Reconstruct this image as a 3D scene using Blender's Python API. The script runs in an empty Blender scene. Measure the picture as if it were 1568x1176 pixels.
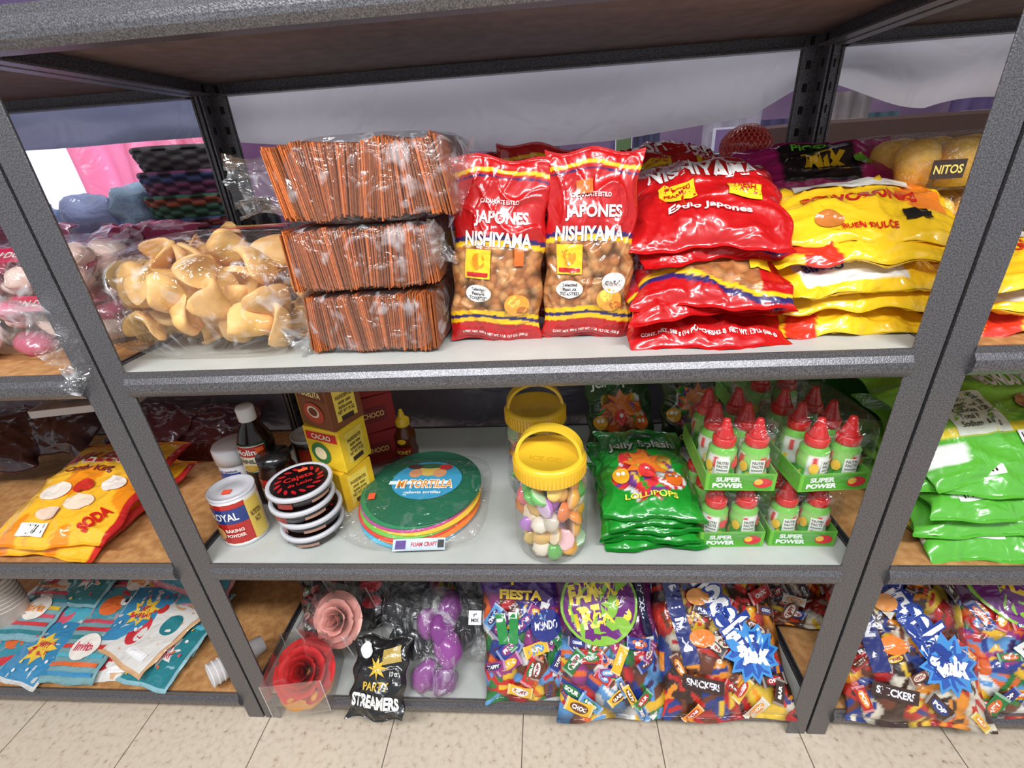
import bpy, math, numpy as np, random
from mathutils import Vector, Matrix, Euler
rnd=random.Random(7)
D=bpy.data; SC=bpy.context.scene
def lin(c):
    c=np.asarray(c,float)/255.0
    return np.where(c<=.04045,c/12.92,((c+.055)/1.055)**2.4)
# ---------------------------------------------------------------- materials
def newmat(n):
    m=D.materials.new(n); m.use_nodes=True; nt=m.node_tree
    return m,nt,nt.nodes['Principled BSDF'],nt.nodes['Material Output']
def N(nt,t,**k):
    n=nt.nodes.new(t)
    for a,b in k.items(): setattr(n,a,b)
    return n
def attr_mat(name,rough,bump_s,bump_k,coat=0,metal=0,var=.12,spec=.5,dist=.002,detail=3,distort=0):
    m,nt,p,o=newmat(name); L=nt.links
    a=N(nt,'ShaderNodeAttribute',attribute_name='Col')
    tc=N(nt,'ShaderNodeTexCoord')
    nz=N(nt,'ShaderNodeTexNoise'); nz.inputs['Scale'].default_value=bump_s; nz.inputs['Detail'].default_value=detail; nz.inputs['Distortion'].default_value=distort
    L.new(tc.outputs['Object'],nz.inputs['Vector'])
    bp=N(nt,'ShaderNodeBump'); bp.inputs['Strength'].default_value=bump_k; bp.inputs['Distance'].default_value=dist
    L.new(nz.outputs['Fac'],bp.inputs['Height']); L.new(bp.outputs['Normal'],p.inputs['Normal'])
    if coat: L.new(bp.outputs['Normal'],p.inputs['Coat Normal'])
    mr=N(nt,'ShaderNodeMapRange'); mr.inputs['To Min'].default_value=1-var; mr.inputs['To Max'].default_value=1+var
    L.new(nz.outputs['Fac'],mr.inputs['Value'])
    vm=N(nt,'ShaderNodeVectorMath',operation='SCALE')
    L.new(a.outputs['Color'],vm.inputs[0]); L.new(mr.outputs['Result'],vm.inputs['Scale'])
    L.new(vm.outputs['Vector'],p.inputs['Base Color'])
    p.inputs['Roughness'].default_value=rough; p.inputs['Metallic'].default_value=metal
    p.inputs['Coat Weight'].default_value=coat; p.inputs['Coat Roughness'].default_value=.08
    p.inputs['Specular IOR Level'].default_value=spec
    return m
M_WRAP=attr_mat('glossy_film_wrap',.3,22,.6,coat=.8,dist=.012,detail=2,distort=.8,var=.06)
M_MATTE=attr_mat('matte_surface',.65,90,.3)
M_GLOSS=attr_mat('smooth_plastic',.22,30,.05,coat=.3,var=.04)
M_FOOD=attr_mat('food_surface',.45,160,.5,var=.3)
M_PUFF=attr_mat('puffed_snack_surface',.5,70,.6,var=.2)
def clear_mat(name,painted_haze=.14,tint=(.99,.99,.99,1),base=.04,edge=.35,bump=.8,sc=22):
    m,nt,p,o=newmat(name); L=nt.links; nt.nodes.remove(p)
    tc=N(nt,'ShaderNodeTexCoord')
    nz=N(nt,'ShaderNodeTexNoise'); nz.inputs['Scale'].default_value=sc; nz.inputs['Detail'].default_value=3; nz.inputs['Distortion'].default_value=1.6
    L.new(tc.outputs['Object'],nz.inputs['Vector'])
    bp=N(nt,'ShaderNodeBump'); bp.inputs['Strength'].default_value=bump; bp.inputs['Distance'].default_value=.02
    L.new(nz.outputs['Fac'],bp.inputs['Height'])
    lw=N(nt,'ShaderNodeLayerWeight'); lw.inputs['Blend'].default_value=.35
    mr=N(nt,'ShaderNodeMapRange'); mr.inputs['To Min'].default_value=base; mr.inputs['To Max'].default_value=edge
    L.new(lw.outputs['Facing'],mr.inputs['Value'])
    tr=N(nt,'ShaderNodeBsdfTransparent'); tr.inputs['Color'].default_value=tint
    gl=N(nt,'ShaderNodeBsdfGlossy'); gl.inputs['Roughness'].default_value=.12
    L.new(bp.outputs['Normal'],gl.inputs['Normal'])
    mx=N(nt,'ShaderNodeMixShader'); L.new(mr.outputs['Result'],mx.inputs['Fac']); L.new(tr.outputs[0],mx.inputs[1]); L.new(gl.outputs[0],mx.inputs[2])
    df=N(nt,'ShaderNodeBsdfDiffuse'); df.inputs['Color'].default_value=(.9,.91,.94,1)  # diffuse white, mixed in as noise streaks to paint highlights on the film
    r=N(nt,'ShaderNodeValToRGB'); r.color_ramp.elements[0].position=.55; r.color_ramp.elements[1].position=.8
    r.color_ramp.elements[0].color=(painted_haze*.15,)*3+(1,); r.color_ramp.elements[1].color=(min(1,painted_haze*4),)*3+(1,)
    L.new(nz.outputs['Fac'],r.inputs['Fac'])
    m2=N(nt,'ShaderNodeMixShader'); L.new(r.outputs['Color'],m2.inputs['Fac']); L.new(mx.outputs[0],m2.inputs[1]); L.new(df.outputs[0],m2.inputs[2])
    L.new(m2.outputs[0],o.inputs['Surface'])
    return m
M_CLEAR=clear_mat('clear_crinkled_film',painted_haze=.12,edge=.3)
M_SHRINK=clear_mat('clear_shrink_film',painted_haze=.03,base=.03,edge=.22,bump=.7,sc=30)
M_JAR=clear_mat('clear_jar_plastic',painted_haze=.01,base=.04,edge=.35,bump=.1)
def metal_mat():
    m,nt,p,o=newmat('hammered_grey_enamel'); L=nt.links
    tc=N(nt,'ShaderNodeTexCoord'); v=N(nt,'ShaderNodeTexNoise'); v.inputs['Scale'].default_value=520; v.inputs['Detail'].default_value=1
    L.new(tc.outputs['Object'],v.inputs['Vector'])
    r=N(nt,'ShaderNodeValToRGB'); r.color_ramp.elements[0].position=.35; r.color_ramp.elements[1].position=.7
    r.color_ramp.elements[0].color=(.085,.082,.09,1); r.color_ramp.elements[1].color=(.21,.205,.22,1)
    L.new(v.outputs['Fac'],r.inputs['Fac']); L.new(r.outputs['Color'],p.inputs['Base Color'])
    b=N(nt,'ShaderNodeBump'); b.inputs['Strength'].default_value=.5; b.inputs['Distance'].default_value=.0008
    L.new(v.outputs['Fac'],b.inputs['Height']); L.new(b.outputs['Normal'],p.inputs['Normal'])
    p.inputs['Metallic'].default_value=.6; p.inputs['Roughness'].default_value=.38; p.inputs['Coat Weight'].default_value=.25; p.inputs['Coat Roughness'].default_value=.25
    return m
M_METAL=metal_mat()
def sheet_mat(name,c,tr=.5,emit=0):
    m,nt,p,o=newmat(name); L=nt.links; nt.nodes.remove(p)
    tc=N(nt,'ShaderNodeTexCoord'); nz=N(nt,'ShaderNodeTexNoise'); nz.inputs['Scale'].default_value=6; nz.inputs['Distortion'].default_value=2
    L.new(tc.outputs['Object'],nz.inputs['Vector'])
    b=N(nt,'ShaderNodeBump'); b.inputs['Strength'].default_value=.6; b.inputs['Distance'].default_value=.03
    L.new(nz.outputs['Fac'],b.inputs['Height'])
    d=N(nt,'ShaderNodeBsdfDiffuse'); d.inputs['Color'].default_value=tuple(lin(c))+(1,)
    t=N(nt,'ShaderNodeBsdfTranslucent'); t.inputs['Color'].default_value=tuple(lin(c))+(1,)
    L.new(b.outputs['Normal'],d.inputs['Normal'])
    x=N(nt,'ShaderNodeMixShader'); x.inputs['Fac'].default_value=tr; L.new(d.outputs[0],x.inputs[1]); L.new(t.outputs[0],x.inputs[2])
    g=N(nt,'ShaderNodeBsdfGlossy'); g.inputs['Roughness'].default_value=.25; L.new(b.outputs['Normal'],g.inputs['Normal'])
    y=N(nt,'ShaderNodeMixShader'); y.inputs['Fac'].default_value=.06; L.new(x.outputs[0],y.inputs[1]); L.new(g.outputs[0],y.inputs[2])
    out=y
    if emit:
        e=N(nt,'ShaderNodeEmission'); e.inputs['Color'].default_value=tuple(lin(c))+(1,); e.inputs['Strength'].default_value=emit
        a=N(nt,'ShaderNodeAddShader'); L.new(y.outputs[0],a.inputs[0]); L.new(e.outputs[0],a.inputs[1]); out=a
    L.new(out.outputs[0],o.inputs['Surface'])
    return m
def noise_mat(name,c1,c2,scale,rough=.6,stretch=(1,1,1)):
    m,nt,p,o=newmat(name); L=nt.links
    tc=N(nt,'ShaderNodeTexCoord'); mp=N(nt,'ShaderNodeMapping'); mp.inputs['Scale'].default_value=stretch
    nz=N(nt,'ShaderNodeTexNoise'); nz.inputs['Scale'].default_value=scale; nz.inputs['Detail'].default_value=6
    L.new(tc.outputs['Object'],mp.inputs['Vector']); L.new(mp.outputs[0],nz.inputs['Vector'])
    r=N(nt,'ShaderNodeValToRGB'); r.color_ramp.elements[0].position=.35; r.color_ramp.elements[1].position=.68
    r.color_ramp.elements[0].color=tuple(lin(c1))+(1,); r.color_ramp.elements[1].color=tuple(lin(c2))+(1,)
    L.new(nz.outputs['Fac'],r.inputs['Fac']); L.new(r.outputs['Color'],p.inputs['Base Color']); p.inputs['Roughness'].default_value=rough
    return m
M_BOARD=noise_mat('pale_grey_board',(186,190,184),(198,201,196),12,.4)
M_WOOD=noise_mat('particle_board',(172,120,70),(204,154,98),60,.6,(1,1,1))
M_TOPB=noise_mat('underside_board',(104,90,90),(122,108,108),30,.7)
def floor_mat():
    m,nt,p,o=newmat('vinyl_tile'); L=nt.links
    tc=N(nt,'ShaderNodeTexCoord'); br=N(nt,'ShaderNodeTexBrick'); br.offset=0; br.squash=1
    mp=N(nt,'ShaderNodeMapping'); mp.inputs['Location'].default_value=(0,.13,0)
    br.inputs['Scale'].default_value=1; br.inputs['Brick Width'].default_value=.3; br.inputs['Row Height'].default_value=.3
    br.inputs['Mortar Size'].default_value=.0013; br.inputs['Mortar Smooth'].default_value=.1
    br.inputs['Mortar'].default_value=tuple(lin((120,106,90)))+(1,)
    L.new(tc.outputs['Object'],mp.inputs[0]); L.new(mp.outputs[0],br.inputs['Vector'])
    nz=N(nt,'ShaderNodeTexNoise'); nz.inputs['Scale'].default_value=75; nz.inputs['Detail'].default_value=8; L.new(tc.outputs['Object'],nz.inputs['Vector'])
    r=N(nt,'ShaderNodeValToRGB'); r.color_ramp.elements[0].position=.27; r.color_ramp.elements[1].position=.55
    r.color_ramp.elements[0].color=tuple(lin((164,140,116)))+(1,); r.color_ramp.elements[1].color=tuple(lin((220,205,184)))+(1,)
    e=r.color_ramp.elements.new(.38); e.color=tuple(lin((209,192,170)))+(1,)
    L.new(nz.outputs['Fac'],r.inputs['Fac']); L.new(r.outputs['Color'],br.inputs['Color1']); L.new(r.outputs['Color'],br.inputs['Color2'])
    L.new(br.outputs['Color'],p.inputs['Base Color']); p.inputs['Roughness'].default_value=.35
    return m
# ---------------------------------------------------------------- mesh accumulator
class Acc:
    def __init__(s): s.V=[];s.F=[];s.C=[];s.MI=[];s.S=[];s.n=0
    def add(s,v,f,c=(200,200,200),mi=0,smooth=True):
        v=np.asarray(v,float).reshape(-1,3)
        c=np.asarray(c,float)
        if c.ndim==1: c=np.tile(c,(len(v),1))
        s.V.append(v); s.C.append(lin(np.clip(c,0,255)))
        for q in f: s.F.append(tuple(int(i)+s.n for i in q))
        s.MI+= [mi]*len(f); s.S+=[smooth]*len(f); s.n+=len(v)
    def build(s,name,mats,M=None):
        me=D.meshes.new(name); me.from_pydata(np.vstack(s.V).tolist(),[],s.F)
        for m in mats: me.materials.append(m)
        me.polygons.foreach_set('material_index',s.MI); me.polygons.foreach_set('use_smooth',s.S)
        a=me.color_attributes.new('Col','FLOAT_COLOR','POINT')
        c=np.vstack(s.C); c=np.hstack([c,np.ones((len(c),1))]); a.data.foreach_set('color',c.ravel())
        me.update()
        o=D.objects.new(name,me); SC.collection.objects.link(o)
        if M is not None: o.matrix_world=M
        return o
def gridf(nu,nv,wrapu=False):
    f=[]
    for j in range(nv-1):
        for i in range(nu if wrapu else nu-1):
            a=j*nu+i;b=j*nu+(i+1)%nu
            f.append((a,b,b+nu,a+nu))
    return f
def rotm(rx=0,ry=0,rz=0): return np.array(Euler((math.radians(rx),math.radians(ry),math.radians(rz)),'XYZ').to_matrix())
def box(A,c,s,col,R=None,mi=0,bev=.0):
    x,y,z=[q/2 for q in s]; c=np.array(c,float)
    if bev<=0:
        v=np.array([(i*x,j*y,k*z) for k in(-1,1) for j in(-1,1) for i in(-1,1)])
        f=[(0,2,3,1),(4,5,7,6),(0,1,5,4),(2,6,7,3),(0,4,6,2),(1,3,7,5)]
    else:
        b=min(bev,x*.9,y*.9,z*.9); v=[];idx={}
        for i in(-1,1):
            for j in(-1,1):
                for k in(-1,1):
                    for ax in range(3):
                        p=[i*(x-b),j*(y-b),k*(z-b)]; p[ax]=(i,j,k)[ax]*(x,y,z)[ax]
                        idx[(i,j,k,ax)]=len(v); v.append(p)
        v=np.array(v); f=[]
        g=lambda i,j,k,a:idx[(i,j,k,a)]
        for s1 in(-1,1):
            f.append((g(s1,-1,-1,0),g(s1,1,-1,0),g(s1,1,1,0),g(s1,-1,1,0))); f.append((g(-1,s1,-1,1),g(1,s1,-1,1),g(1,s1,1,1),g(-1,s1,1,1))); f.append((g(-1,-1,s1,2),g(1,-1,s1,2),g(1,1,s1,2),g(-1,1,s1,2)))
            for s2 in(-1,1):
                f.append((g(s1,s2,-1,0),g(s1,s2,1,0),g(s1,s2,1,1),g(s1,s2,-1,1)))
                f.append((g(s1,-1,s2,0),g(s1,1,s2,0),g(s1,1,s2,2),g(s1,-1,s2,2)))
                f.append((g(-1,s1,s2,1),g(1,s1,s2,1),g(1,s1,s2,2),g(-1,s1,s2,2)))
                for s3 in(-1,1): f.append((g(s1,s2,s3,0),g(s1,s2,s3,1),g(s1,s2,s3,2)))
    if R is not None: v=v@np.asarray(R).T
    A.add(v+c,f,col,mi,False)
def lathe(A,prof,c,col,seg=36,mi=0,R=None,cap=True,colf=None):
    prof=np.array(prof,float); n=len(prof)
    th=np.linspace(0,2*np.pi,seg,endpoint=False)
    v=np.zeros((n,seg,3)); v[:,:,0]=prof[:,0:1]*np.cos(th); v[:,:,1]=prof[:,0:1]*np.sin(th); v[:,:,2]=prof[:,1:2]
    v=v.reshape(-1,3); cc=col
    if colf is not None: cc=colf(np.tile(th,n),v[:,2])
    if R is not None: v=v@np.asarray(R).T
    f=gridf(seg,n,True)
    if cap: f.append(tuple(range(seg))[::-1]); f.append(tuple((n-1)*seg+i for i in range(seg)))
    A.add(v+np.array(c),f,cc,mi,True)
_us={}
def usph(n=10,m=8):
    k=(n,m)
    if k not in _us:
        v=[(0,0,1)]
        for j in range(1,m):
            for i in range(n):
                a=2*math.pi*i/n;b=math.pi*j/m; v.append((math.sin(b)*math.cos(a),math.sin(b)*math.sin(a),math.cos(b)))
        v.append((0,0,-1)); f=[]
        for i in range(n): f.append((0,1+i,1+(i+1)%n))
        for j in range(m-2):
            for i in range(n):
                a=1+j*n+i;b=1+j*n+(i+1)%n; f.append((a,a+n,b+n,b))
        e=len(v)-1;s=1+(m-2)*n
        for i in range(n): f.append((e,s+(i+1)%n,s+i))
        _us[k]=(np.array(v),f)
    return _us[k]
def wob(x,y,z,seed,fr,k=6):
    r=np.random.RandomState(seed); o=0
    for i in range(k):
        a,b,c=r.normal(size=3)*fr; o=o+np.sin(a*x+b*y+c*z+r.uniform(0,6.28))
    return o/k**.5
def blob(A,c,r,col,R=None,mi=0,noise=.0,seed=0,n=12,m=9,fr=3.,var=0):
    v,f=usph(n,m); v=v.copy()
    if noise: v=v*(1+noise*wob(v[:,0],v[:,1],v[:,2],seed,fr))[:,None]
    v=v*np.array(r)
    if R is not None: v=v@np.asarray(R).T
    A.add(v+np.array(c),f,col,mi,True)
# text ------------------------------------------------------------
_tx={}
def textmesh(s,bold=.02):
    k=(s,bold)
    if k in _tx: return _tx[k]
    cu=D.curves.new('t','FONT'); cu.body=s; cu.size=1; cu.align_x='CENTER'; cu.offset=bold; cu.resolution_u=3
    ob=D.objects.new('t',cu); SC.collection.objects.link(ob)
    dg=bpy.context.evaluated_depsgraph_get(); me=ob.evaluated_get(dg).to_mesh()
    v=np.array([q.co[:2] for q in me.vertices]); f=[tuple(p.vertices) for p in me.polygons]
    ob.evaluated_get(dg).to_mesh_clear(); D.objects.remove(ob); D.curves.remove(cu)
    mn,mx=v.min(0),v.max(0); v=(v-(mn+mx)/2)/(mx-mn)
    _tx[k]=(v,f); return _tx[k]
def shape2d(d):
    k=d[0]
    if k=='text':
        _,s,x,y,W,H,col=d[:7]; rot=d[7] if len(d)>7 else 0; bold=d[8] if len(d)>8 else .025
        v,f=textmesh(s,bold); v=v*np.array([W,H])
    elif k=='ell':
        _,x,y,W,H,col=d[:6]; rot=d[6] if len(d)>6 else 0
        ns,nr=28,4; v=[(0,0)]
        for j in range(1,nr+1):
            for i in range(ns): v.append((W/2*j/nr*math.cos(2*math.pi*i/ns),H/2*j/nr*math.sin(2*math.pi*i/ns)))
        v=np.array(v); f=[(0,1+i,1+(i+1)%ns) for i in range(ns)]
        for j in range(nr-1):
            for i in range(ns):
                a=1+j*ns+i;b=1+j*ns+(i+1)%ns; f.append((a,a+ns,b+ns,b))
    elif k=='rect':
        _,x,y,W,H,col=d[:6]; rot=d[6] if len(d)>6 else 0
        nu,nv=7,7; g=np.array([(i/(nu-1)-.5,j/(nv-1)-.5) for j in range(nv) for i in range(nu)]); v=g*np.array([W,H]); f=gridf(nu,nv)
    elif k=='star':
        _,x,y,W,H,col,n=d[:7]; rot=d[7] if len(d)>7 else 0; inn=d[8] if len(d)>8 else .7
        v=[(0,0)]
        for i in range(2*n):
            q=1 if i%2==0 else inn; v.append((W/4*q*math.cos(math.pi*i/n),H/4*q*math.sin(math.pi*i/n)))
        for i in range(2*n):
            q=1 if i%2==0 else inn; v.append((W/2*q*math.cos(math.pi*i/n),H/2*q*math.sin(math.pi*i/n)))
        v=np.array(v); m=2*n; f=[(0,1+i,1+(i+1)%m) for i in range(m)]+[(1+i,1+m+i,1+m+(i+1)%m,1+(i+1)%m) for i in range(m)]
    a=math.radians(rot); c,s_=math.cos(a),math.sin(a); v=np.asarray(v)@np.array([[c,s_],[-s_,c]])+np.array([x,y])
    return v,f,col
def flatdecals(A,ds,O,X,Y,off=.0006,mi=0):
    O,X,Y=map(lambda q:np.array(q,float),(O,X,Y)); X/=np.linalg.norm(X);Y/=np.linalg.norm(Y); Nn=np.cross(X,Y)
    for i,d in enumerate(ds):
        v,f,c=shape2d(d); A.add(O+v[:,:1]*X+v[:,1:]*Y+Nn*(off*(i+1)),f,c,mi,False)
def cyldecals(A,ds,c,r,off=.0006,mi=0,ang0=-90):
    for i,d in enumerate(ds):
        v,f,col=shape2d(d); th=math.radians(ang0)+v[:,0]/r; rr=r+off*(i+1)
        A.add(np.stack([c[0]+rr*np.cos(th),c[1]+rr*np.sin(th),c[2]+v[:,1]],1),f,col,mi,False)
# candy pattern ----------------------------------------------------
def cells(w,l,cell,pal,seed,stripes=True,pts=None):
    r=np.random.RandomState(seed); n=max(6,int(w*l/cell**2*1.3))
    P=r.uniform(-.5,.5,(n,2))*np.array([w,l])*1.05
    pal=np.array(pal,float); ci=r.randint(0,len(pal),n); c2=r.randint(0,len(pal),n); an=r.uniform(0,6.28,n); asp=r.uniform(.5,1,n)
    def fn(x,y):
        dx=x[:,None]-P[None,:,0]; dy=y[:,None]-P[None,:,1]
        a=dx*np.cos(an)+dy*np.sin(an); b=-dx*np.sin(an)+dy*np.cos(an)
        d=np.hypot(a*asp,b) if stripes else np.hypot(dx,dy)
        k=d.argmin(1); dm=d[np.arange(len(x)),k]; col=pal[ci[k]]
        if stripes:
            aa=a[np.arange(len(x)),k]; bb=b[np.arange(len(x)),k]
            m=(np.abs(bb)<cell*.14)&(np.abs(aa)<cell*.5); col=np.where(m[:,None],pal[c2[k]],col)
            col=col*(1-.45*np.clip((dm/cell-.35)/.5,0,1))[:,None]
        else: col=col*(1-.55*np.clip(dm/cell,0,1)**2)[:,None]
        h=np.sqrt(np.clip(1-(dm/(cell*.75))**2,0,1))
        return col,h
    return fn
def bag(name,w,l,t,colf,loc,tilt=0,rz=0,ry=0,nx=44,ny=60,lump=None,la=0.,seed=0,wr=1.,decals=(),crimp=.05,droop=(0,0),back=.6,taper=0,lumpy=0.,acc=None,mat=None,extra=None):
    ph=np.random.RandomState(seed+11).uniform(0,6.28,8)
    def surf(x,y,side=1,dec=False):
        u=np.clip(x/(w/2),-1,1); v=np.clip(y/(l/2),-1,1)
        vv=np.clip(np.abs(v)/(1-crimp),0,1)
        pu=np.clip(1-np.abs(u)**2.6,0,1)**.55; pv=np.clip(1-vv**2.6,0,1)**.6
        tt=t*(1-taper*(v+1)/2)
        z=side*tt/2*pu*pv*(1 if side>0 else back)
        ed=np.exp(-(1-np.abs(v))/.2)
        z=z+.0035*wr*np.sin(u*16+ph[0]+2*np.sin(v*3+ph[1]))*ed*(.25+pv)*(1-np.abs(u)**4)
        z=z+.0022*wr*wob(u*1.6,v*2.2,0,seed+3,2.2)*(pu*pv)**.5
        z=z+lumpy*side*wob(u,v,0,seed+7,2.4,5)*(pu*pv)**.7
        rg=1-np.abs(np.sin(u*3.1+v*4.3+ph[2]+1.3*np.sin(v*5+ph[3])+1.2*np.sin(u*4+ph[4])))
        rg2=1-np.abs(np.sin(u*5.1-v*3.3+ph[5]+1.5*np.sin(u*3+ph[6])+1.1*np.sin(v*6+ph[7])))
        z=z+side*(.0035*wr*rg**4+.0026*wr*rg2**5)*(pu*pv)**.5
        z=z+.002*wr*np.sin(v*9+ph[5]+u*2)*(np.abs(u)**6)
        if lump is not None and side>0:
            c,h=lump(x,y)
            if dec and la>.004: h=.8
            z=z+la*h*(pu*pv)**.5
        z=z-droop[0]*u**2-droop[1]*v**2
        xx=x*(1-.07*pv)+.002*wr*np.sin(v*11+ph[1])*np.abs(u)**3
        yy=y+.003*wr*np.sin(u*5+ph[3])*np.abs(v)**3
        return np.stack([xx,yy,z],-1)
    A=acc or Acc()
    us=np.sin(np.linspace(-1,1,nx)*math.pi/2)*(w/2)*.9999; vs=np.linspace(-1,1,ny); vs=(vs*.6+.4*np.sin(vs*math.pi/2))*(l/2)
    X,Y=np.meshgrid(us,vs); x=X.ravel();y=Y.ravel()
    for side in (1,-1):
        p=surf(x,y,side); f=gridf(nx,ny)
        if side<0: f=[q[::-1] for q in f]
        c=colf(x,y,x/(w/2),y/(l/2),side) if callable(colf) else colf
        A.add(p,f,c,0,True)
    for i,d in enumerate(decals):
        v,f,c=shape2d(d)
        k=(np.abs(v[:,0])<w*.5)&(np.abs(v[:,1])<l*.5)
        if not k.all(): f=[q for q in f if all(k[j] for j in q)]
        p=surf(v[:,0],v[:,1],1,True); p[:,2]+=.0016+.0004*min(i,8)+.00006*i
        A.add(p,f,c,0,True)
    if extra: extra(A,surf)
    Mx=Matrix.Translation(loc)@Matrix.Rotation(math.radians(rz),4,'Z')@Matrix.Rotation(math.radians(ry),4,'Y')@Matrix.Rotation(math.radians(tilt),4,'X')
    return A.build(name,[mat or M_WRAP,M_CLEAR],Mx)
def film(A,c,s,seed,R=None,mi=1,n=40,m=26,e=.55,amp=.05):
    v,f=usph(n,m); v=v.copy()
    q=np.sign(v)*np.abs(v)**e; nn=wob(v[:,0],v[:,1],v[:,2],seed,3.2)
    rg=(1-np.abs(wob(v[:,0],v[:,1],v[:,2],seed+1,2.6)))
    q=q*(1+amp*nn+amp*.8*np.clip(rg,-1,1)**3)[:,None]*np.array(s)/2
    if R is not None: q=q@np.asarray(R).T
    A.add(q+np.array(c),f,(255,255,255),mi,True)
def tail(A,p0,p1,r0,r1,seed,mi=1,flat=.35,n=26,m=9):
    p0=np.array(p0,float);p1=np.array(p1,float);d=p1-p0;d/=np.linalg.norm(d)
    a=np.cross(d,[0,1,0]); a/=np.linalg.norm(a); b=np.cross(d,a); r=np.random.RandomState(seed); ph=r.uniform(0,6,n)
    V=[]
    for j in range(m):
        t=j/(m-1); rr=r0+(r1-r0)*t-.35*min(r0,r1)*math.sin(math.pi*t)
        for i in range(n):
            th=2*math.pi*i/n; k=1+.3*math.sin(ph[i]+t*2)*(.3+t)
            V.append(p0+(p1-p0)*t*(1+.08*math.sin(ph[i])*t)+a*rr*k*math.cos(th)+b*rr*k*flat*math.sin(th))
    A.add(V,gridf(n,m,True),(255,255,255),mi,True)
# ---------------------------------------------------------------- camera
yaw=.09021;pit=.45058;rol=.06685
F=Vector((-math.sin(yaw)*math.cos(pit),math.cos(yaw)*math.cos(pit),-math.sin(pit)))
R0=Vector((math.cos(yaw),math.sin(yaw),0));U0=R0.cross(F)
R=R0*math.cos(rol)-U0*math.sin(rol);U=R0*math.sin(rol)+U0*math.cos(rol)
cam=D.cameras.new('camera');co=D.objects.new('camera',cam);SC.collection.objects.link(co)
mm=Matrix((R,U,-F)).transposed().to_4x4();mm.translation=(.0839,-.6294,1.1665);co.matrix_world=mm
cam.sensor_width=36;cam.lens=728.86/1568*36;cam.clip_start=.02;SC.camera=co
# ---------------------------------------------------------------- rack
Z0,Z1,Z2,Z3=.07,.4755,.8764,1.328; DP=.489
T0,T1,T2=Z0+.02,Z1+.02,Z2+.02
def rack(name,x0,x1,boards):
    A=Acc(); G=(60,60,64)
    for (px,sx) in ((x0,1),(x1,-1)):
        for (py,sy) in ((0,1),(DP,-1)):
            box(A,(px+sx*.019,py+sy*.0015,.93),(.038,.003,1.86),G,mi=0,bev=.001)
            box(A,(px+sx*.0015,py+sy*.0205,.93),(.003,.035,1.86),G,mi=0)
            box(A,(px+sx*.033,py+sy*.004,.93),(.004,.004,1.86),G,mi=0)
            for k in range(48):
                z=.03+k*.038
                box(A,(px+sx*.0032,py+sy*.022,z),(.0012,.008,.014),(8,8,9),mi=1)
                if py>0: box(A,(px+sx*.02,py-.0034,z),(.008,.0012,.014),(8,8,9),mi=1)
    prof=[(0,.022),(-.003,.022),(-.003,.012),(-.006,.008),(-.009,.004),(-.0095,-.004),(-.009,-.011),(-.006,-.016),(-.003,-.02),(.02,-.02),(.02,-.017),(0,-.017)]
    for z in (Z0,Z1,Z2,Z3,1.8):
        for (yy,s) in ((.001,1),(DP-.001,-1)):
            P=np.array(prof); n=len(P)
            v=[(x,yy+s*p[0],z+p[1]) for x in (x0+.036,x1-.036) for p in P]
            f=[(i,(i+1)%n,n+(i+1)%n,n+i) for i in range(n)]+[tuple(range(n)),tuple(range(n,2*n))]
            A.add(v,f,G,0,False)
        for xx,s in ((x0+.001,1),(x1-.001,-1)):
            P=np.array(prof); n=len(P)
            v=[(xx+s*(p[0]+.004),y,z+p[1]) for y in (.036,DP-.036) for p in P]
            f=[(i,(i+1)%n,n+(i+1)%n,n+i) for i in range(n)]+[tuple(range(n)),tuple(range(n,2*n))]
            A.add(v,f,G,0,False)
    mats=[M_METAL,M_MATTE,M_BOARD,M_WOOD,M_TOPB]
    for z,b in zip((Z0,Z1,Z2,Z3),boards):
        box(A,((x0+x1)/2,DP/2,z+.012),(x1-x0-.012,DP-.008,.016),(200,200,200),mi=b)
    return A.build(name,mats)
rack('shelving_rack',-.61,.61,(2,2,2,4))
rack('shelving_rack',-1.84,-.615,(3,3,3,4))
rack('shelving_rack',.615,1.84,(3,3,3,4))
# ---------------------------------------------------------------- room
A=Acc(); box(A,(0,.4,-.05),(7.6,5.4,.1),(200,200,200)); A.build('floor',[floor_mat()])
A=Acc(); box(A,(0,3.1,1.4),(7.6,.1,2.8),(120,92,120)); A.build('wall_back',[noise_mat('painted_wall',(88,66,96),(112,88,116),3,.8)])
def sheet(name,x0,x1,zt,zb,y,mat,amp=.02,fr=14,seed=0,nx=120,nz=24,bot=None,hang=0):
    xs=np.linspace(x0,x1,nx); V=[];r=np.random.RandomState(seed); ph=r.uniform(0,6,6)
    for j in range(nz):
        t=j/(nz-1)
        for x in xs:
            s=(x-x0)/(x1-x0); b=zb if bot is None else np.interp(s,[q[0] for q in bot],[q[1] for q in bot])
            z=zt+(b-zt)*t+hang*math.sin(fr*2*x+ph[3])*t
            yy=y+amp*(.3+t)*(math.sin(fr*x+ph[0]+2*t)+.5*math.sin(fr*2.3*x+ph[1]-3*t)+.4*math.sin(9*t+fr*.4*x+ph[2]))
            V.append((x,yy,z))
    A=Acc(); A.add(V,gridf(nx,nz),(255,255,255),0,True); return A.build(name,[mat])
MS=sheet_mat('white_plastic_sheet',(234,234,242),.35)
sheet('plastic_sheet',-.6,.6,1.345,1.2,.53,MS,.008,6,1,bot=[(0,1.225),(.3,1.185),(.5,1.172),(.7,1.178),(.93,1.205),(1,1.25)])
sheet('plastic_sheet',-1.8,-.62,1.345,1.24,.53,sheet_mat('bluish_sheet',(170,180,215),.3),.01,9,2)
sheet('plastic_sheet',.64,1.8,1.345,1.2,.53,MS,.02,9,3,bot=[(0,1.25),(.2,1.2),(.5,1.21),(1,1.19)],hang=.01)
sheet('backing_drape',-1.85,1.85,.84,.06,.56,sheet_mat('mauve_drape',(112,108,120),.1),.014,11,4,nx=260)
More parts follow.
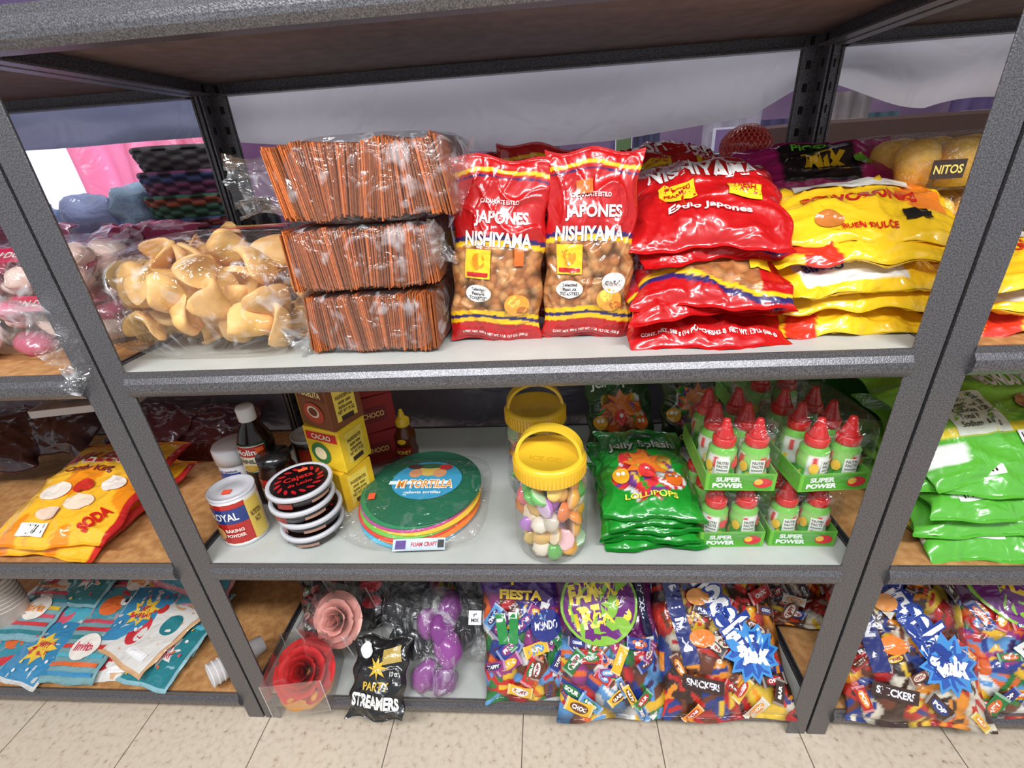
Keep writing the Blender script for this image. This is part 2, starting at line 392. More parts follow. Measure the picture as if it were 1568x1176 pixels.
sheet('pink_curtain',-2.75,-1.75,2.0,.2,2.4,sheet_mat('pink_curtain_glowing_cloth',(232,128,158),.3,.3),.06,15,5)  # cloth emits faintly, imitating window light coming through it
sheet('white_curtain',-3.7,-2.7,2.0,.2,2.45,sheet_mat('white_curtain_glowing_cloth',(225,222,240),.3,.5),.05,13,6)  # self-emitting cloth, backlit window glow put into the material
A=Acc(); box(A,(-3.1,2.9,1.35),(1.5,.05,1.4),(255,255,255)); 
for zz in(.68,1.35,2.02): box(A,(-3.1,2.86,zz),(1.55,.03,.05),(230,230,230),mi=1)
for xx in(-3.85,-3.1,-2.35): box(A,(xx,2.86,1.35),(.05,.03,1.4),(230,230,230),mi=1)
A.build('window_1',[sheet_mat('bright_window',(215,232,255),.1,3),M_MATTE])
A=Acc(); r=np.random.RandomState(12)
cols=[(84,66,110),(58,58,88),(76,98,56),(150,142,158),(70,60,100),(88,48,80),(120,110,112),(60,84,96),(110,84,130)]
x=-1.0
for i in range(22):
    wd=r.uniform(.08,.24); c=np.array(cols[i%9]); yy=1.7+.08*(i%3); V=[];nu,nv=12,10
    for j in range(nv):
        for q in range(nu): V.append((x+wd*q/(nu-1),yy+.012*math.sin(q*1.7+i)+.006*math.sin(j+q),1.31-.55*j/(nv-1)-.08*(i%3)))
    A.add(V,gridf(nu,nv),c,0,True)
    if i%3==0:
        box(A,(x+wd/2,yy-.03,1.16),(wd*.7,.006,.1),(190,190,200)); box(A,(x+wd/2,yy-.035,1.16),(wd*.6,.006,.085),cols[(i*5+2)%9])
    x+=wd*.95
box(A,(.6,1.8,.39),(3.3,.3,.78),(60,52,54))
A.build('hanging_fabric_display',[M_MATTE])
A=Acc(); box(A,(1.35,1.35,.6),(.9,.4,1.2),(64,40,32),bev=.01); box(A,(1.35,1.145,1.0),(.8,.01,.25),(84,56,44)); box(A,(1.15,1.14,1.02),(.2,.01,.1),(170,160,150)); A.build('brown_storage_cabinet',[M_MATTE])
A=Acc(); box(A,(-1.0,1.0,.9),(2.6,.7,.04),(90,80,90),bev=.005)
for sx in(-2.2,.2):
    for sy in(.72,1.28): box(A,(sx,sy,.44),(.05,.05,.88),(60,55,60))
A.build('display_table',[M_MATTE])
# nested woven baskets: checker-woven wall, thick rim
def basket(A,c,r0,r1,h,colA,colB,seed):
    seg,rows=96,22; V=[];C=[]
    def ring(rr,z,k,j):
        for i in range(seg):
            th=2*math.pi*i/seg; ck=(i//4+j//2)%2; q=rr+(.004 if ck else -.002)*k
            V.append((q*math.cos(th),q*math.sin(th),z)); base=np.array(colA if (j//6)%2==0 else colB,float); C.append(base*(1.25 if ck else .6))
    for j in range(rows): t=j/(rows-1); ring(r0+(r1-r0)*t,h*t,1,j)
    for a in range(9):
        an=math.pi*a/8; ring(r1-.005+.008*math.cos(an),h+.009*math.sin(an),0,0)
    for j in range(rows): t=1-j/(rows-1); ring(r0+(r1-r0)*t-.010,h*t+.004,-1,j)
    n=len(V)//seg
    A.add(np.array(V)+np.array(c),gridf(seg,n,True)+[tuple(range((n-1)*seg,n*seg))[::-1],tuple(range(seg))[::-1]],np.array(C),0,True)
A=Acc()
for i,(ca,cb) in enumerate([((60,76,110),(130,60,70)),((60,100,80),(150,80,60)),((110,60,90),(60,70,110)),((52,46,48),(44,40,42))]):
    basket(A,(-.99+.010*i,.87,.922+.062*i),.10,.128+.004*i,.125,ca,cb,i)
A.build('wicker_basket',[M_MATTE])
A=Acc()
for i in range(7):
    x=-1.9+i*.13; lathe(A,[(.05,0),(.065,.1),(.07,.13),(.066,.13),(.045,.01)],(x,.95+.06*(i%2),.92),[(50,90,150),(34,40,56),(190,205,225),(60,90,140)][i%4],mi=0)
A.build('plastic_cup',[M_GLOSS])
A=Acc()
for i in range(6):
    blob(A,(-1.75+i*.12,.8+.05*(i%2),1.0+.03*(i%3)),(.09,.09,.09),[(130,150,200),(160,170,215),(150,180,210)][i%3],noise=.14,seed=i,n=28,m=20,fr=5)
A.build('pastel_plastic_bag',[M_WRAP])
A=Acc()
for i in range(5):
    x=-.72+i*.075; lathe(A,[(.03,0),(.032,.004),(.032,.12),(.018,.14),(.016,.15),(.018,.152),(.018,.175),(.0,.177)],(x,.78+.02*(i%2),.92),[(40,40,46),(150,150,155),(60,50,60),(190,190,195),(50,60,70)][i])
    cyldecals(A,[('rect',0,.06,.03,.06,[(160,40,50),(40,60,120),(200,190,60),(60,120,80),(180,80,40)][i])],(x,.78+.02*(i%2),.92),.0322)
A.build('spray_can',[M_GLOSS])
# ---------------------------------------------------------------- puffed snack bag
A=Acc(); r=np.random.RandomState(3)
ctr=np.array([-.458,.16,T2+.085]); S=np.array([.168,.115,.078])
pts=[];k=0
while len(pts)<80 and k<9000:
    k+=1; p=r.uniform(-1,1,3)
    if (np.abs(p)**2.8).sum()>1: continue
    if not pts or np.all([np.linalg.norm((p-q)*S)>.031 for q in pts]): pts.append(p)
for i,p in enumerate(pts):
    # airy curled puff: thick bent disc with a rolled, uneven rim
    a=r.uniform(.027,.037); g=r.uniform(.88,1.04); v,f=usph(24,16); q=v.copy()
    rad=np.hypot(v[:,0],v[:,1]); bend=r.uniform(.5,1.0)
    q[:,2]=v[:,2]*(.22+.2*rad)+bend*(q[:,0]**2)-.3; q[:,0]*=(1-.25*bend*rad)
    w_=wob(v[:,0],v[:,1],v[:,2],i,2.2,5)
    q*=(1+.12*w_)[:,None]; q[:,2]+=.06*np.sin(5*q[:,1]+i)*rad
    col=np.array([243,192,112])*g; cc=np.tile(col,(len(v),1))*(.88+.16*rad)[:,None]; cc[:,2]*=(.85+.25*rad)
    A.add((q*a*1.08)@rotm(*r.uniform(0,360,3)).T+ctr+p*S,f,cc,0,True)
film(A,ctr+np.array([0,0,.002]),(.39,.28,.19),5,amp=.04,e=.6,n=60,m=40)
tail(A,(-.60,.09,T2+.07),(-.655,-.03,T2+.055),.035,.06,4)
flatdecals(A,[('rect',0,0,.13,.05,(225,60,40)),('rect',0,.012,.12,.012,(250,200,60)),('text','CHICHARRON',0,-.008,.1,.014,(255,240,220))],ctr+np.array([.04,.03,.099]),(1,0,0),(0,1,0),mi=2)
A.build('puffed_snack_bag',[M_PUFF,M_CLEAR,M_WRAP])
# ---------------------------------------------------------------- wheat stick bundles
def bundle(name,c,w,d,h,n,seed,rz=0,tails=(),fan=6):
    A=Acc(); r=np.random.RandomState(seed); Rz=rotm(0,0,rz); pitch=w/n
    box(A,(0,.01,0),(w*.9,d*.86,h*.8),(130,60,28),Rz)
    for i in range(n):
        x=-w/2+w*(i+.5)/n
        hh=h*(.93+.05*math.sin(i*.11+seed)+.02*math.sin(i*.5))*r.uniform(.97,1.02); g=r.uniform(.74,1.1)*(.9+.1*math.sin(i*.35)); col=np.array([206,112,56])*g
        tl=fan*math.sin(i*3.6/n*2+seed)+r.uniform(-.8,.8)
        Rm=Rz@rotm(r.uniform(-1,1),tl,r.uniform(-1,1))
        box(A,Rz@np.array([x,r.uniform(-.0025,.0025),r.uniform(-.002,.002)]),(pitch*1.05,d*.97,hh),col,Rm,0)
    film(A,(0,0,0),(w*1.12,d*1.08,h*1.12),seed+5,R=Rz,e=.4,amp=.03,n=56,m=34)
    for t in tails: tail(A,*t)
    return A.build(name,[M_FOOD,M_CLEAR],Matrix.Translation(c))
bundle('fried_wheat_strip_bundle',(-.183,.14,T2+.050),.20,.19,.09,128,21,-2,[((-.1,-.07,-.02),(-.135,-.09,-.035),.02,.035,3)],5)
bundle('fried_wheat_strip_bundle',(-.187,.14,T2+.147),.215,.19,.09,136,22,3,[((.09,-.09,.0),(.13,-.1,.02),.02,.03,5)],6)
bundle('fried_wheat_strip_bundle',(-.164,.14,T2+.250),.235,.20,.1,146,23,0,[((-.11,-.08,.0),(-.185,-.08,.0),.045,.035,7),((.11,-.07,-.01),(.135,-.08,-.02),.04,.05,8)],9)
# ---------------------------------------------------------------- peanut pouches
NUT=[(206,142,86),(186,118,68),(216,158,100),(170,106,60)]
RED=np.array([192,16,20.]);YEL=np.array([250,196,24.]);NAV=np.array([44,32,96.])
def peanut(loc,rz,ry,seed,tag=1,tilt=84,w=.148):
    l=.27; lu=cells(w,l,.0125,NUT,seed,False)
    def cf(x,y,u,v,side):
        t=(v+1)/2; c=np.tile(RED,(len(x),1)); k=t+.03*u*u
        nc,_=lu(x,y)
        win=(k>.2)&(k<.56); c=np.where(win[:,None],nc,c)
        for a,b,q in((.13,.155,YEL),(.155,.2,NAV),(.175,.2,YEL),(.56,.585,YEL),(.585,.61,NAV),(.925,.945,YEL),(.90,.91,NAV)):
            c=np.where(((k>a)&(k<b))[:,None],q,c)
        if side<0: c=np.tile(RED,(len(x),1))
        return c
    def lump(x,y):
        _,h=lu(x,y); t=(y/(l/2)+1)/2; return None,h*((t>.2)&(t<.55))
    W=(255,250,245)
    dec=[('text','JAPONES',.004,.052,.085,.022,W,0,.03),('text','NISHIYAMA',.0,.024,.105,.021,W,0,.035),('text','CACAHUATE ESTILO',0,.076,.06,.006,W),
         ('rect',-.03,-.012,.04,.042,(250,205,40)),('ell',-.03,-.008,.02,.024,(240,150,30)),('rect',-.03,-.027,.034,.006,(200,30,30)),
         ('ell',-.028,-.055,.042,.026,(235,232,225)),('text','Selected\nPeanuts\nTOASTED',-.028,-.055,.03,.018,(60,60,70)),
         ('ell',.035,-.07,.04,.034,(245,170,60)),('ell',.03,-.064,.02,.018,(250,215,90)),('ell',.045,-.078,.02,.012,(200,110,40)),
         ('text','CONT. NET. 900 g  NET WT. 1 LB. 15.7 OZ. (900 g)',0,-.12,.105,.0055,W)]
    if tag==1: dec.append(('rect',.035,.002,.014,.026,(250,110,40),4))
    if tag==2: dec+=[('rect',-.01,.086,.024,.018,(250,110,40),4),('ell',.04,-.045,.036,.03,(225,222,215)),('text','CRISPY',.04,-.045,.026,.007,(60,60,70))]
    return bag('peanut_snack_pouch',w,l,.062,cf,loc,tilt=tilt,rz=rz,ry=ry,nx=80,ny=130,lump=lump,la=.003,seed=seed,wr=1.4,decals=dec,taper=.5,crimp=.03)
peanut((.010,.105,T2+.132),0,6,31,1)
peanut((.146,.105,T2+.134),-4,2,32,2,w=.14)
peanut((.07,.19,T2+.145),5,7,33,0)
peanut((-.02,.30,T2+.135),5,-4,34,0)
# ---------------------------------------------------------------- flat red peanut bags
def redflat(loc,tilt,rz,seed,kind=0,w=.235,l=.27,t=.05,ry=0,droop=(.006,.012)):
    lu=cells(w,l,.016,NUT,seed,False)
    def cf(x,y,u,v,side):
        c=np.tile(RED,(len(x),1)); nc,_=lu(x,y); k=v+.12*np.sin(u*2)
        if side>0:
            win=(k>-.7)&(k<.0)&(np.abs(u+.1)<(.7 if kind else .5))
            if kind<2: c=np.where(win[:,None],nc,c)
            for a,b,q in((-.82,-.75,NAV),(-.75,-.7,YEL),(.0,.05,YEL),(.05,.11,NAV)):
                if kind<2: c=np.where(((k>a)&(k<b))[:,None],q,c)
        return c
    W=(255,250,245); dec=[]
    if kind==2: dec=[('text','NISHIYAMA',0,.035,.18,.045,W,3,.035),('rect',-.045,-.025,.055,.038,(250,205,40),5),('rect',.055,-.03,.05,.034,(250,205,40),-4),('text','TOASTED',-.045,-.018,.04,.008,(190,20,20),5),('text','PEANUT',-.045,-.032,.04,.008,(190,20,20),5),('text','FRESH\nTASTE',.055,-.03,.035,.02,(190,20,20),-4),('text','Estilo Japones',0,-.07,.12,.014,W)]
    elif kind==3: dec=[('text','CONT. NET. 588 g (14 POUCHES/42 g)  NET WT. 1.3 Lb (588 g)',0,-l/2+.021,.2,.008,W,0,.03)]
    else: dec=[('text','NISHIYAMA',0,.05,.16,.03,W,0,.03),('ell',-.04,-.06,.05,.03,(236,232,222)),('text','CACAHUATE',-.04,-.06,.04,.008,(60,60,70)),('rect',.07,-.06,.03,.03,(250,205,40))]
    return bag('peanut_snack_bag',w,l,t,cf,loc,tilt=tilt,rz=rz,ry=ry,nx=64,ny=84,seed=seed,wr=2.0,decals=dec,droop=droop,back=.7,lumpy=.003)
redflat((.318,.155,T2+.035),5,-1,41,3,droop=(.004,.022))
redflat((.31,.165,T2+.075),7,5,42,0,w=.245)
redflat((.33,.155,T2+.112),18,-7,43,1,w=.225)
redflat((.32,.19,T2+.155),14,5,44,1,w=.22,l=.24)
redflat((.325,.175,T2+.192),24,-7,45,2,w=.235,l=.24,t=.055)
redflat((.315,.33,T2+.225),28,10,46,2,w=.21,l=.2)
# ---------------------------------------------------------------- yellow snack bags (lying with their sealed ends left/right)
def yellow(loc,tilt,rz,seed,kind=0,w=.19,l=.235,t=.034,name='snack_cake_bag'):
    def cf(x,y,u,v,side):
        c=np.tile(np.array([252,202,36.]),(len(x),1)); s=.12*np.sin(u*4+seed)
        if kind==0: c=np.where(((v<-.4+s)&(v>-.8+s))[:,None],np.array([220,50,30.]),c)
        if kind==2: c=np.where(((v>.5+s)&(u<.3))[:,None],np.array([246,130,34.]),c)
        if kind==1: c=np.where(((u>.1)&(u<.85)&(np.abs(v+.2)<.6))[:,None],np.array([236,234,228.]),c)
        c=np.where(((np.abs(v)>.93))[:,None],np.array([244,190,24.]),c)
        return c
    if kind==0: dec=[('text','TORTINA',-.02,.03,.1,.03,(210,30,30),90,.05),('rect',.045,.03,.02,.07,(250,240,220)),('text','CUATRO CACAHUATES',.045,.03,.06,.008,(40,40,40),90),('ell',.0,-.05,.05,.04,(240,150,50))]
    elif kind==1: dec=[('text','BIMBO',.045,-.055,.055,.018,(40,50,130),90),('rect',.045,.04,.028,.05,(248,248,248)),('text','|||||||||||||',.045,.04,.04,.022,(20,20,20),90),('text','Nito',-.03,.0,.08,.04,(120,60,30),90,.05)]
    else: dec=[('text','POLVORONES',-.0,.0,.15,.025,(210,30,30),90,.04),('ell',.055,-.05,.03,.04,(200,120,50)),('text','BUEN DULCE',.07,.0,.07,.012,(210,30,30),90),('rect',.05,.06,.025,.03,(30,30,30)),('rect',-.05,.0,.03,.16,(236,232,220))]
    return bag(name,w,l,t,cf,loc,tilt=0,rz=-90+rz,ry=tilt,nx=50,ny=60,seed=seed,wr=1.7,decals=dec,droop=(.008,.004),back=.7,lumpy=.0015)
yellow((.533,.14,T2+.026),9,1,51,0)
yellow((.54,.145,T2+.060),9,-3,52,2,l=.25)
yellow((.536,.14,T2+.096),15,3,53,1)
yellow((.54,.15,T2+.132),13,-5,54,0,l=.245)
yellow((.55,.165,T2+.164),20,-9,55,2,l=.25)
yellow((.50,.30,T2+.175),14,8,56,0,l=.2)
yellow((.52,.33,T2+.14),10,8,57,2,l=.2)
def gummy(x,y,u,v,side):
    c=np.tile(np.array([190,24,120.]),(len(x),1)); c=np.where(((np.abs(u)<.5)&(np.abs(v)<.7))[:,None],np.array([30,22,30.]),c); return c
bag('gummy_mix_bag',.27,.13,.045,gummy,(.55,.31,T2+.212),tilt=38,rz=-4,seed=61,decals=[('text','MIX',.01,-.005,.075,.04,(250,200,30),0,.06),('ell',.075,0,.03,.03,(120,200,40)),('text','PICO',-.01,.035,.06,.014,(120,220,60))],wr=1.8)
A=Acc(); blob(A,(0,0,0),(.045,.04,.035),(206,60,50),noise=.1,seed=2,n=26,m=18)
for i in range(26):
    for sg in(-1,1):
        a=i*2*math.pi/26
        for j in range(14):
            b=math.pi*(j+.5)/14; q=a+sg*b*.6; p=np.array([.047*math.sin(b)*math.cos(q),.042*math.sin(b)*math.sin(q),.037*math.cos(b)])
            box(A,p,(.0016,.0016,.009),(230,120,110),rotm(sg*25,math.degrees(b)-90,math.degrees(q)))
A.build('red_mesh_bag',[M_WRAP],Matrix.Translation((.47,.42,T2+.255)))
# right-bay yellow cake packs
def cakepack(loc,w,d,h,nx,ny,seed,rz=0):
    A=Acc()
    for i in range(nx):
        for j in range(ny):
            x=-w/2+w*(i+.5)/nx;y=-d/2+d*(j+.5)/ny; rr=w/nx*.48
            lathe(A,[(rr*.7,-h*.45),(rr*.95,0),(rr*1.05,h*.1),(rr*.9,h*.3),(rr*.5,h*.42),(0.001,h*.45)],(x,y,0),(235,170,60),seg=20,mi=0,colf=lambda th,z,h=h:np.where((z<.0)[:,None],np.array([255,214,50.]),np.array([255,206,96.])))
    film(A,(0,0,0),(w*1.06,d*1.05,h*1.1),seed,e=.4,amp=.02)
    flatdecals(A,[('rect',0,0,w*.2,h*.34,(60,40,30)),('text','NITOS',0,0,w*.17,h*.16,(250,230,120))],(w*-.28,-d*.53,-h*.1),(1,0,0),(0,0,1),mi=2)
    flatdecals(A,[('ell',0,0,w*.2,h*.4,(250,205,40)),('text','GALO',0,0,w*.14,h*.12,(200,40,30))],(w*.25,-d*.53,0),(1,0,0),(0,0,1),mi=2)
    return A.build('snack_cake_pack',[M_FOOD,M_SHRINK,M_WRAP],Matrix.Translation(loc)@Matrix.Rotation(math.radians(rz),4,'Z'))
k=0
for z in range(3):
    for i in range(3):
        cakepack((.755+i*.26,.30+.02*(z%2),T2+.045+z*.086),.24,.2,.078,4,3,70+k); k+=1
for xx in(.80,1.08,1.35):
    for z in range(3): yellow((xx,.11,T2+.025+z*.034),9,rnd.uniform(-5,5),int(80+z+xx*10),z%3,w=.17,l=.25)
# left-bay pink sweet rolls
def rolls(name,loc,s,cols,n,rad,seed,rz=0):
    A=Acc(); r=np.random.RandomState(seed)
    for i in range(n):
        p=r.uniform(-1,1,3)*np.array([.8,.8,.7]); q=rad*r.uniform(.8,1.15)
        blob(A,p*np.array(s)/2,(q,q,q*.6),np.array(cols[i%len(cols)])*r.uniform(.9,1.05),mi=0,noise=.08,seed=i,n=18,m=12,R=rotm(*r.uniform(-30,30,3)))
    film(A,(0,0,0),s,seed,e=.55,amp=.05)
    flatdecals(A,[('rect',0,0,.12,.035,(196,40,80)),('text','PAN DULCE',0,0,.1,.014,(250,230,220))],(s[0]*.2,-s[1]*.35,s[2]*.42),(1,0,0),(0,.8,.5),mi=0)
    return A.build(name,[M_WRAP,M_CLEAR],Matrix.Translation(loc)@Matrix.Rotation(math.radians(rz),4,'Z'))
PK=[(236,190,176),(240,206,190),(200,90,120),(240,216,204),(190,56,84)]
rolls('sweet_bread_bag',(-.83,.2,T2+.05),(.32,.3,.1),PK,34,.035,101)
rolls('sweet_bread_bag',(-.87,.22,T2+.13),(.33,.28,.09),PK,34,.035,102)
rolls('sweet_bread_bag',(-1.2,.2,T2+.05),(.34,.3,.1),PK,30,.035,103)
rolls('sweet_bread_bag',(-1.22,.22,T2+.13),(.34,.28,.09),PK,30,.035,104)
bag('bread_bag',.3,.2,.07,(190,70,110),(-.82,.37,T2+.12),tilt=35,rz=-8,seed=105,wr=2.2,lumpy=.004,decals=[('ell',0,0,.14,.09,(230,190,205)),('text','ROSCA',0,0,.1,.03,(150,20,60))])
bag('bread_bag',.3,.2,.07,(200,120,150),(-1.15,.38,T2+.13),tilt=35,rz=8,seed=106,wr=2.2,lumpy=.004)
# ---------------------------------------------------------------- lower shelf
def can(name,c,r,h,colf,dec=(),lid=(200,200,205)):
    A=Acc(); lathe(A,[(r*.97,0),(r,.003),(r,.006),(r*.985,.008)]+[(r*.985,.008+(h-.016)*i/12) for i in range(13)]+[(r*.985,h-.008),(r,h-.005),(r,h),(r*.93,h),(r*.92,h-.005),(r*.5,h-.005),(r*.48,h-.004),(.001,h-.004)],(0,0,0),lid,seg=48,mi=0,colf=colf)
    cyldecals(A,dec,(0,0,0),r*.985,mi=0)
    return A.build(name,[M_GLOSS],Matrix.Translation(c))
def lab(bands,rim,r_h):
    def f(th,z):
        c=np.tile(np.array(rim,float),(len(z),1))
        for a,b,q in bands: c=np.where(((z>=a)&(z<=b))[:,None],np.array(q,float),c)
        return c
    return f
can('baking_powder_can',(-.548,.085,T1),.043,.116,lab([(.007,.108,(238,228,200))],(205,205,210),0),
    [('rect',-.0,.057,.085,.094,(190,40,36)),('rect',-.0,.076,.085,.034,(34,60,130)),('text','ROYAL',.0,.076,.052,.018,(240,240,240)),('ell',-.02,.036,.026,.03,(226,170,100)),('text','BAKING',.012,.044,.032,.008,(250,240,230)),('text','POWDER',.012,.032,.032,.008,(250,240,230)),('rect',.055,.057,.028,.09,(228,196,90)),('text','NUTRITION\nFACTS',.055,.06,.02,.03,(70,50,40))])
A=Acc(); flatdecals(A,[('rect',0,0,.016,.014,(250,90,60),10)],(-.548,.072,T1+.1145),(1,0,0),(0,1,0)); A.build('price_sticker',[M_MATTE])
A=Acc(); lathe(A,[(.036,0),(.04,.004),(.04,.085),(.037,.092),(.043,.094),(.043,.125),(.04,.13),(.001,.13)],(0,0,0),(240,240,240),seg=40,colf=lambda th,z:np.where(((z>.003)&(z<.08))[:,None],np.array([230,150,40.]),np.array([240,240,244.])))
cyldecals(A,[('rect',0,.05,.05,.05,(40,80,160)),('text','AJO',0,.052,.03,.016,(250,240,200)),('text','en polvo',0,.08,.04,.008,(40,60,120))],(0,0,0),.0405)
A.build('seasoning_jar',[M_GLOSS],Matrix.Translation((-.628,.225,T1)))
# vanilla bottle
A=Acc(); lathe(A,[(.032,0),(.036,.004)]+[(.036,.01+.012*i) for i in range(12)]+[(.034,.158),(.024,.18),(.015,.195),(.014,.205)],(0,0,0),(34,16,12),seg=40)
lathe(A,[(.017,.2),(.018,.202),(.018,.228),(.016,.232),(.001,.232)],(0,0,0),(245,245,245),seg=30)
cyldecals(A,[('rect',0,.122,.08,.07,(30,90,60)),('rect',0,.122,.072,.064,(240,232,205)),('rect',0,.14,.072,.024,(190,40,40)),('text','Molina',0,.14,.05,.014,(250,245,235)),('text','VAINILLA',0,.118,.05,.01,(40,60,40)),('ell',0,.102,.03,.016,(200,160,70)),('rect',.025,.144,.014,.012,(250,110,50))],(0,0,0),.036)
A.build('vanilla_extract_bottle',[M_GLOSS],Matrix.Translation((-.555,.205,T1)))
A=Acc(); lathe(A,[(.034,0),(.037,.004),(.037,.1),(.03,.118),(.03,.12),(.033,.121),(.033,.14),(.001,.142)],(0,0,0),(30,14,12),seg=40,colf=lambda th,z:np.where(((z>.119))[:,None],np.array([24,24,26.]),np.array([36,16,12.])))
cyldecals(A,[('rect',0,.06,.085,.075,(180,36,34)),('rect',0,.06,.06,.03,(236,226,200)),('text','SALSA',0,.06,.045,.014,(150,20,20))],(0,0,0),.0372)
A.build('sauce_jar',[M_GLOSS],Matrix.Translation((-.498,.165,T1)))
can('chipotle_can',(-.46,.255,T1),.042,.135,lab([(.007,.127,(60,44,40))],(190,190,195),0),[('rect',0,.06,.06,.05,(150,50,34)),('rect',.01,.1,.05,.03,(180,60,36)),('text','CHILES',0,.07,.05,.014,(250,230,170)),('ell',0,.04,.04,.02,(200,90,30))])
# tubs
for i in range(4):
    A=Acc()
    lathe(A,[(.05,0),(.053,.003),(.056,.014),(.057,.02),(.06,.0215)],(0,0,0),(30,10,12),seg=48,mi=0)
    lathe(A,[(.0605,.022),(.062,.023),(.062,.028),(.061,.031),(.056,.031),(.055,.0295),(.001,.0295)],(0,0,0),(206,206,212),seg=48,mi=0)
    dec=[('ell',0,0,.108,.108,(24,14,16))]
    for k in range(16):
        a=k*math.pi/8; dec.append(('ell',.04*math.cos(a),.04*math.sin(a),.016,.007,(190,30,40),math.degrees(a)+40))
    dec+=[('text','Cajeta',0,.006,.055,.02,(206,40,40)),('text','de Leche',0,-.014,.045,.01,(206,40,40)),('rect',.012,.03,.018,.01,(250,110,60))]
    flatdecals(A,dec,(0,0,.0296),(1,0,0),(0,1,0),off=.00012)
    cyldecals(A,[('rect',-.04,.012,.03,.012,(150,40,40)),('rect',.03,.012,.04,.006,(170,130,110))],(0,0,0),.0575)
    A.build('caramel_tub',[M_GLOSS],Matrix.Translation((-.405+.004*(i%2)-.003*i,.092+.003*(i%2),T1+.0312*i))@Matrix.Rotation(.3*i-.3,4,'Z'))
# cartons
def carton(c,s,rz,main,dec1,dec2,name='drink_mix_carton'):
    A=Acc(); box(A,(0,0,s[2]/2),s,main,bev=.0012)
    flatdecals(A,dec1,(0,-s[1]/2,s[2]/2),(1,0,0),(0,0,1)); flatdecals(A,dec2,(s[0]/2,0,s[2]/2),(0,1,0),(0,0,1)); flatdecals(A,dec2,(-s[0]/2,0,s[2]/2),(0,-1,0),(0,0,1))
    return A.build(name,[M_MATTE],Matrix.Translation(c)@Matrix.Rotation(math.radians(rz),4,'Z'))
YD=[('rect',0,.028,.08,.026,(110,50,30)),('text','ABUELITA',0,.028,.065,.014,(250,230,150)),('ell',0,-.015,.06,.045,(190,70,40)),('ell',0,-.012,.036,.026,(240,220,190)),('ell',0,-.012,.026,.018,(110,54,30))]
YD2=[('rect',0,.03,.08,.02,(210,40,30)),('text','CACAO',0,.03,.05,.012,(250,240,200)),('ell',-.01,-.01,.05,.05,(60,120,60)),('ell',-.01,-.01,.03,.03,(250,230,180))]
YS=[('rect',0,0,.05,.07,(246,216,90)),('text','INGREDIENTES\nazucar cacao\nlecitina aroma\nNET WT 19 OZ',0,.0,.04,.04,(90,60,30)),('rect',0,-.03,.03,.01,(60,40,30))]
for i in range(3):
    carton((-.372+.004*i,.2,T1+.1*i),(.092,.08,.098),(-32,-20,-28)[i],[(240,190,30),(246,204,40),(128,70,34)][i],[YS,YD2,YD][i],YS)
for i in range(3): carton((-.478+.004*i,.37,T1+.1*i),(.088,.07,.098),(5,-8,4)[i],[(240,186,30),(240,196,60),(176,110,60)][i],YD2,YS)
for i in range(3): carton((-.352,.35,T1+.095*i),(.1,.08,.093),(25,32,28)[i],(150,28,28),[('rect',0,0,.06,.04,(120,20,24)),('text','CHOCO',0,0,.05,.014,(240,200,120))],[('rect',0,0,.05,.05,(130,24,26))])
# honey bottle
A=Acc(); lathe(A,[(.024,0),(.028,.004),(.028,.03),(.024,.045),(.027,.06),(.026,.075),(.016,.092),(.014,.098)],(0,0,0),(90,40,12),seg=32)
lathe(A,[(.016,.096),(.017,.098),(.017,.112),(.009,.118),(.006,.13),(.004,.138),(.001,.139)],(0,0,0),(245,200,40),seg=28)
cyldecals(A,[('rect',0,.03,.045,.035,(150,30,30)),('text','HONEY',0,.034,.036,.011,(250,220,100)),('ell',0,.065,.02,.014,(245,190,40))],(0,0,0),.0285)
A.build('honey_bottle',[M_GLOSS],Matrix.Translation((-.276,.345,T1)))
# foam disc pack
A=Acc(); DC=[(90,190,220),(240,130,50),(230,70,60),(120,200,80),(250,200,60),(200,80,150),(40,140,90),(16,104,72)]
for i,c in enumerate(DC):
    q=(len(DC)-1-i); lathe(A,[(.124,0),(.125,.0008),(.125,.003),(.124,.0037),(.001,.0037)],(.006*math.sin(i*2),-.0045*q+.01,.004*i),c,seg=72,mi=0,R=rotm(1.0,0,0))
flatdecals(A,[('ell',.01,.012,.155,.13,(60,165,205)),('ell',.01,.045,.05,.04,(240,200,90)),('ell',-.02,.035,.03,.03,(230,160,110)),('ell',.035,.035,.03,.03,(230,160,110)),('ell',.01,.06,.06,.018,(60,100,60)),('ell',-.025,.058,.035,.018,(80,50,40)),('ell',.045,.055,.03,.02,(200,50,50)),
  ('rect',-.005,.0,.13,.012,(230,245,250)),('text','MI TORTILLA',.01,-.005,.125,.03,(255,255,255),0,.07),('text','MI TORTILLA',.01,-.005,.12,.026,(235,150,40),0,.02),('text','calienta tortillas',.01,-.033,.08,.009,(240,250,255)),('rect',-.095,-.045,.014,.02,(240,90,50),8)],(0,.01,.034),(1,0,0),(0,1,.017),off=.0003)
film(A,(0,-.01,.017),(.30,.285,.038),9,e=.5,amp=.03,n=60,m=24)
flatdecals(A,[('rect',.0,0,.1,.022,(200,216,230)),('rect',-.035,0,.02,.016,(90,60,140)),('text','FOAM CRAFT',.01,0,.05,.008,(200,50,60)),('rect',.042,0,.012,.014,(40,40,40))],(.03,-.148,.013),(1,.05,0),(0,.8,.6),off=.0004)
A.build('tortilla_warmer_pack',[M_MATTE,M_SHRINK],Matrix.Translation((-.203,.182,T1+.004)))
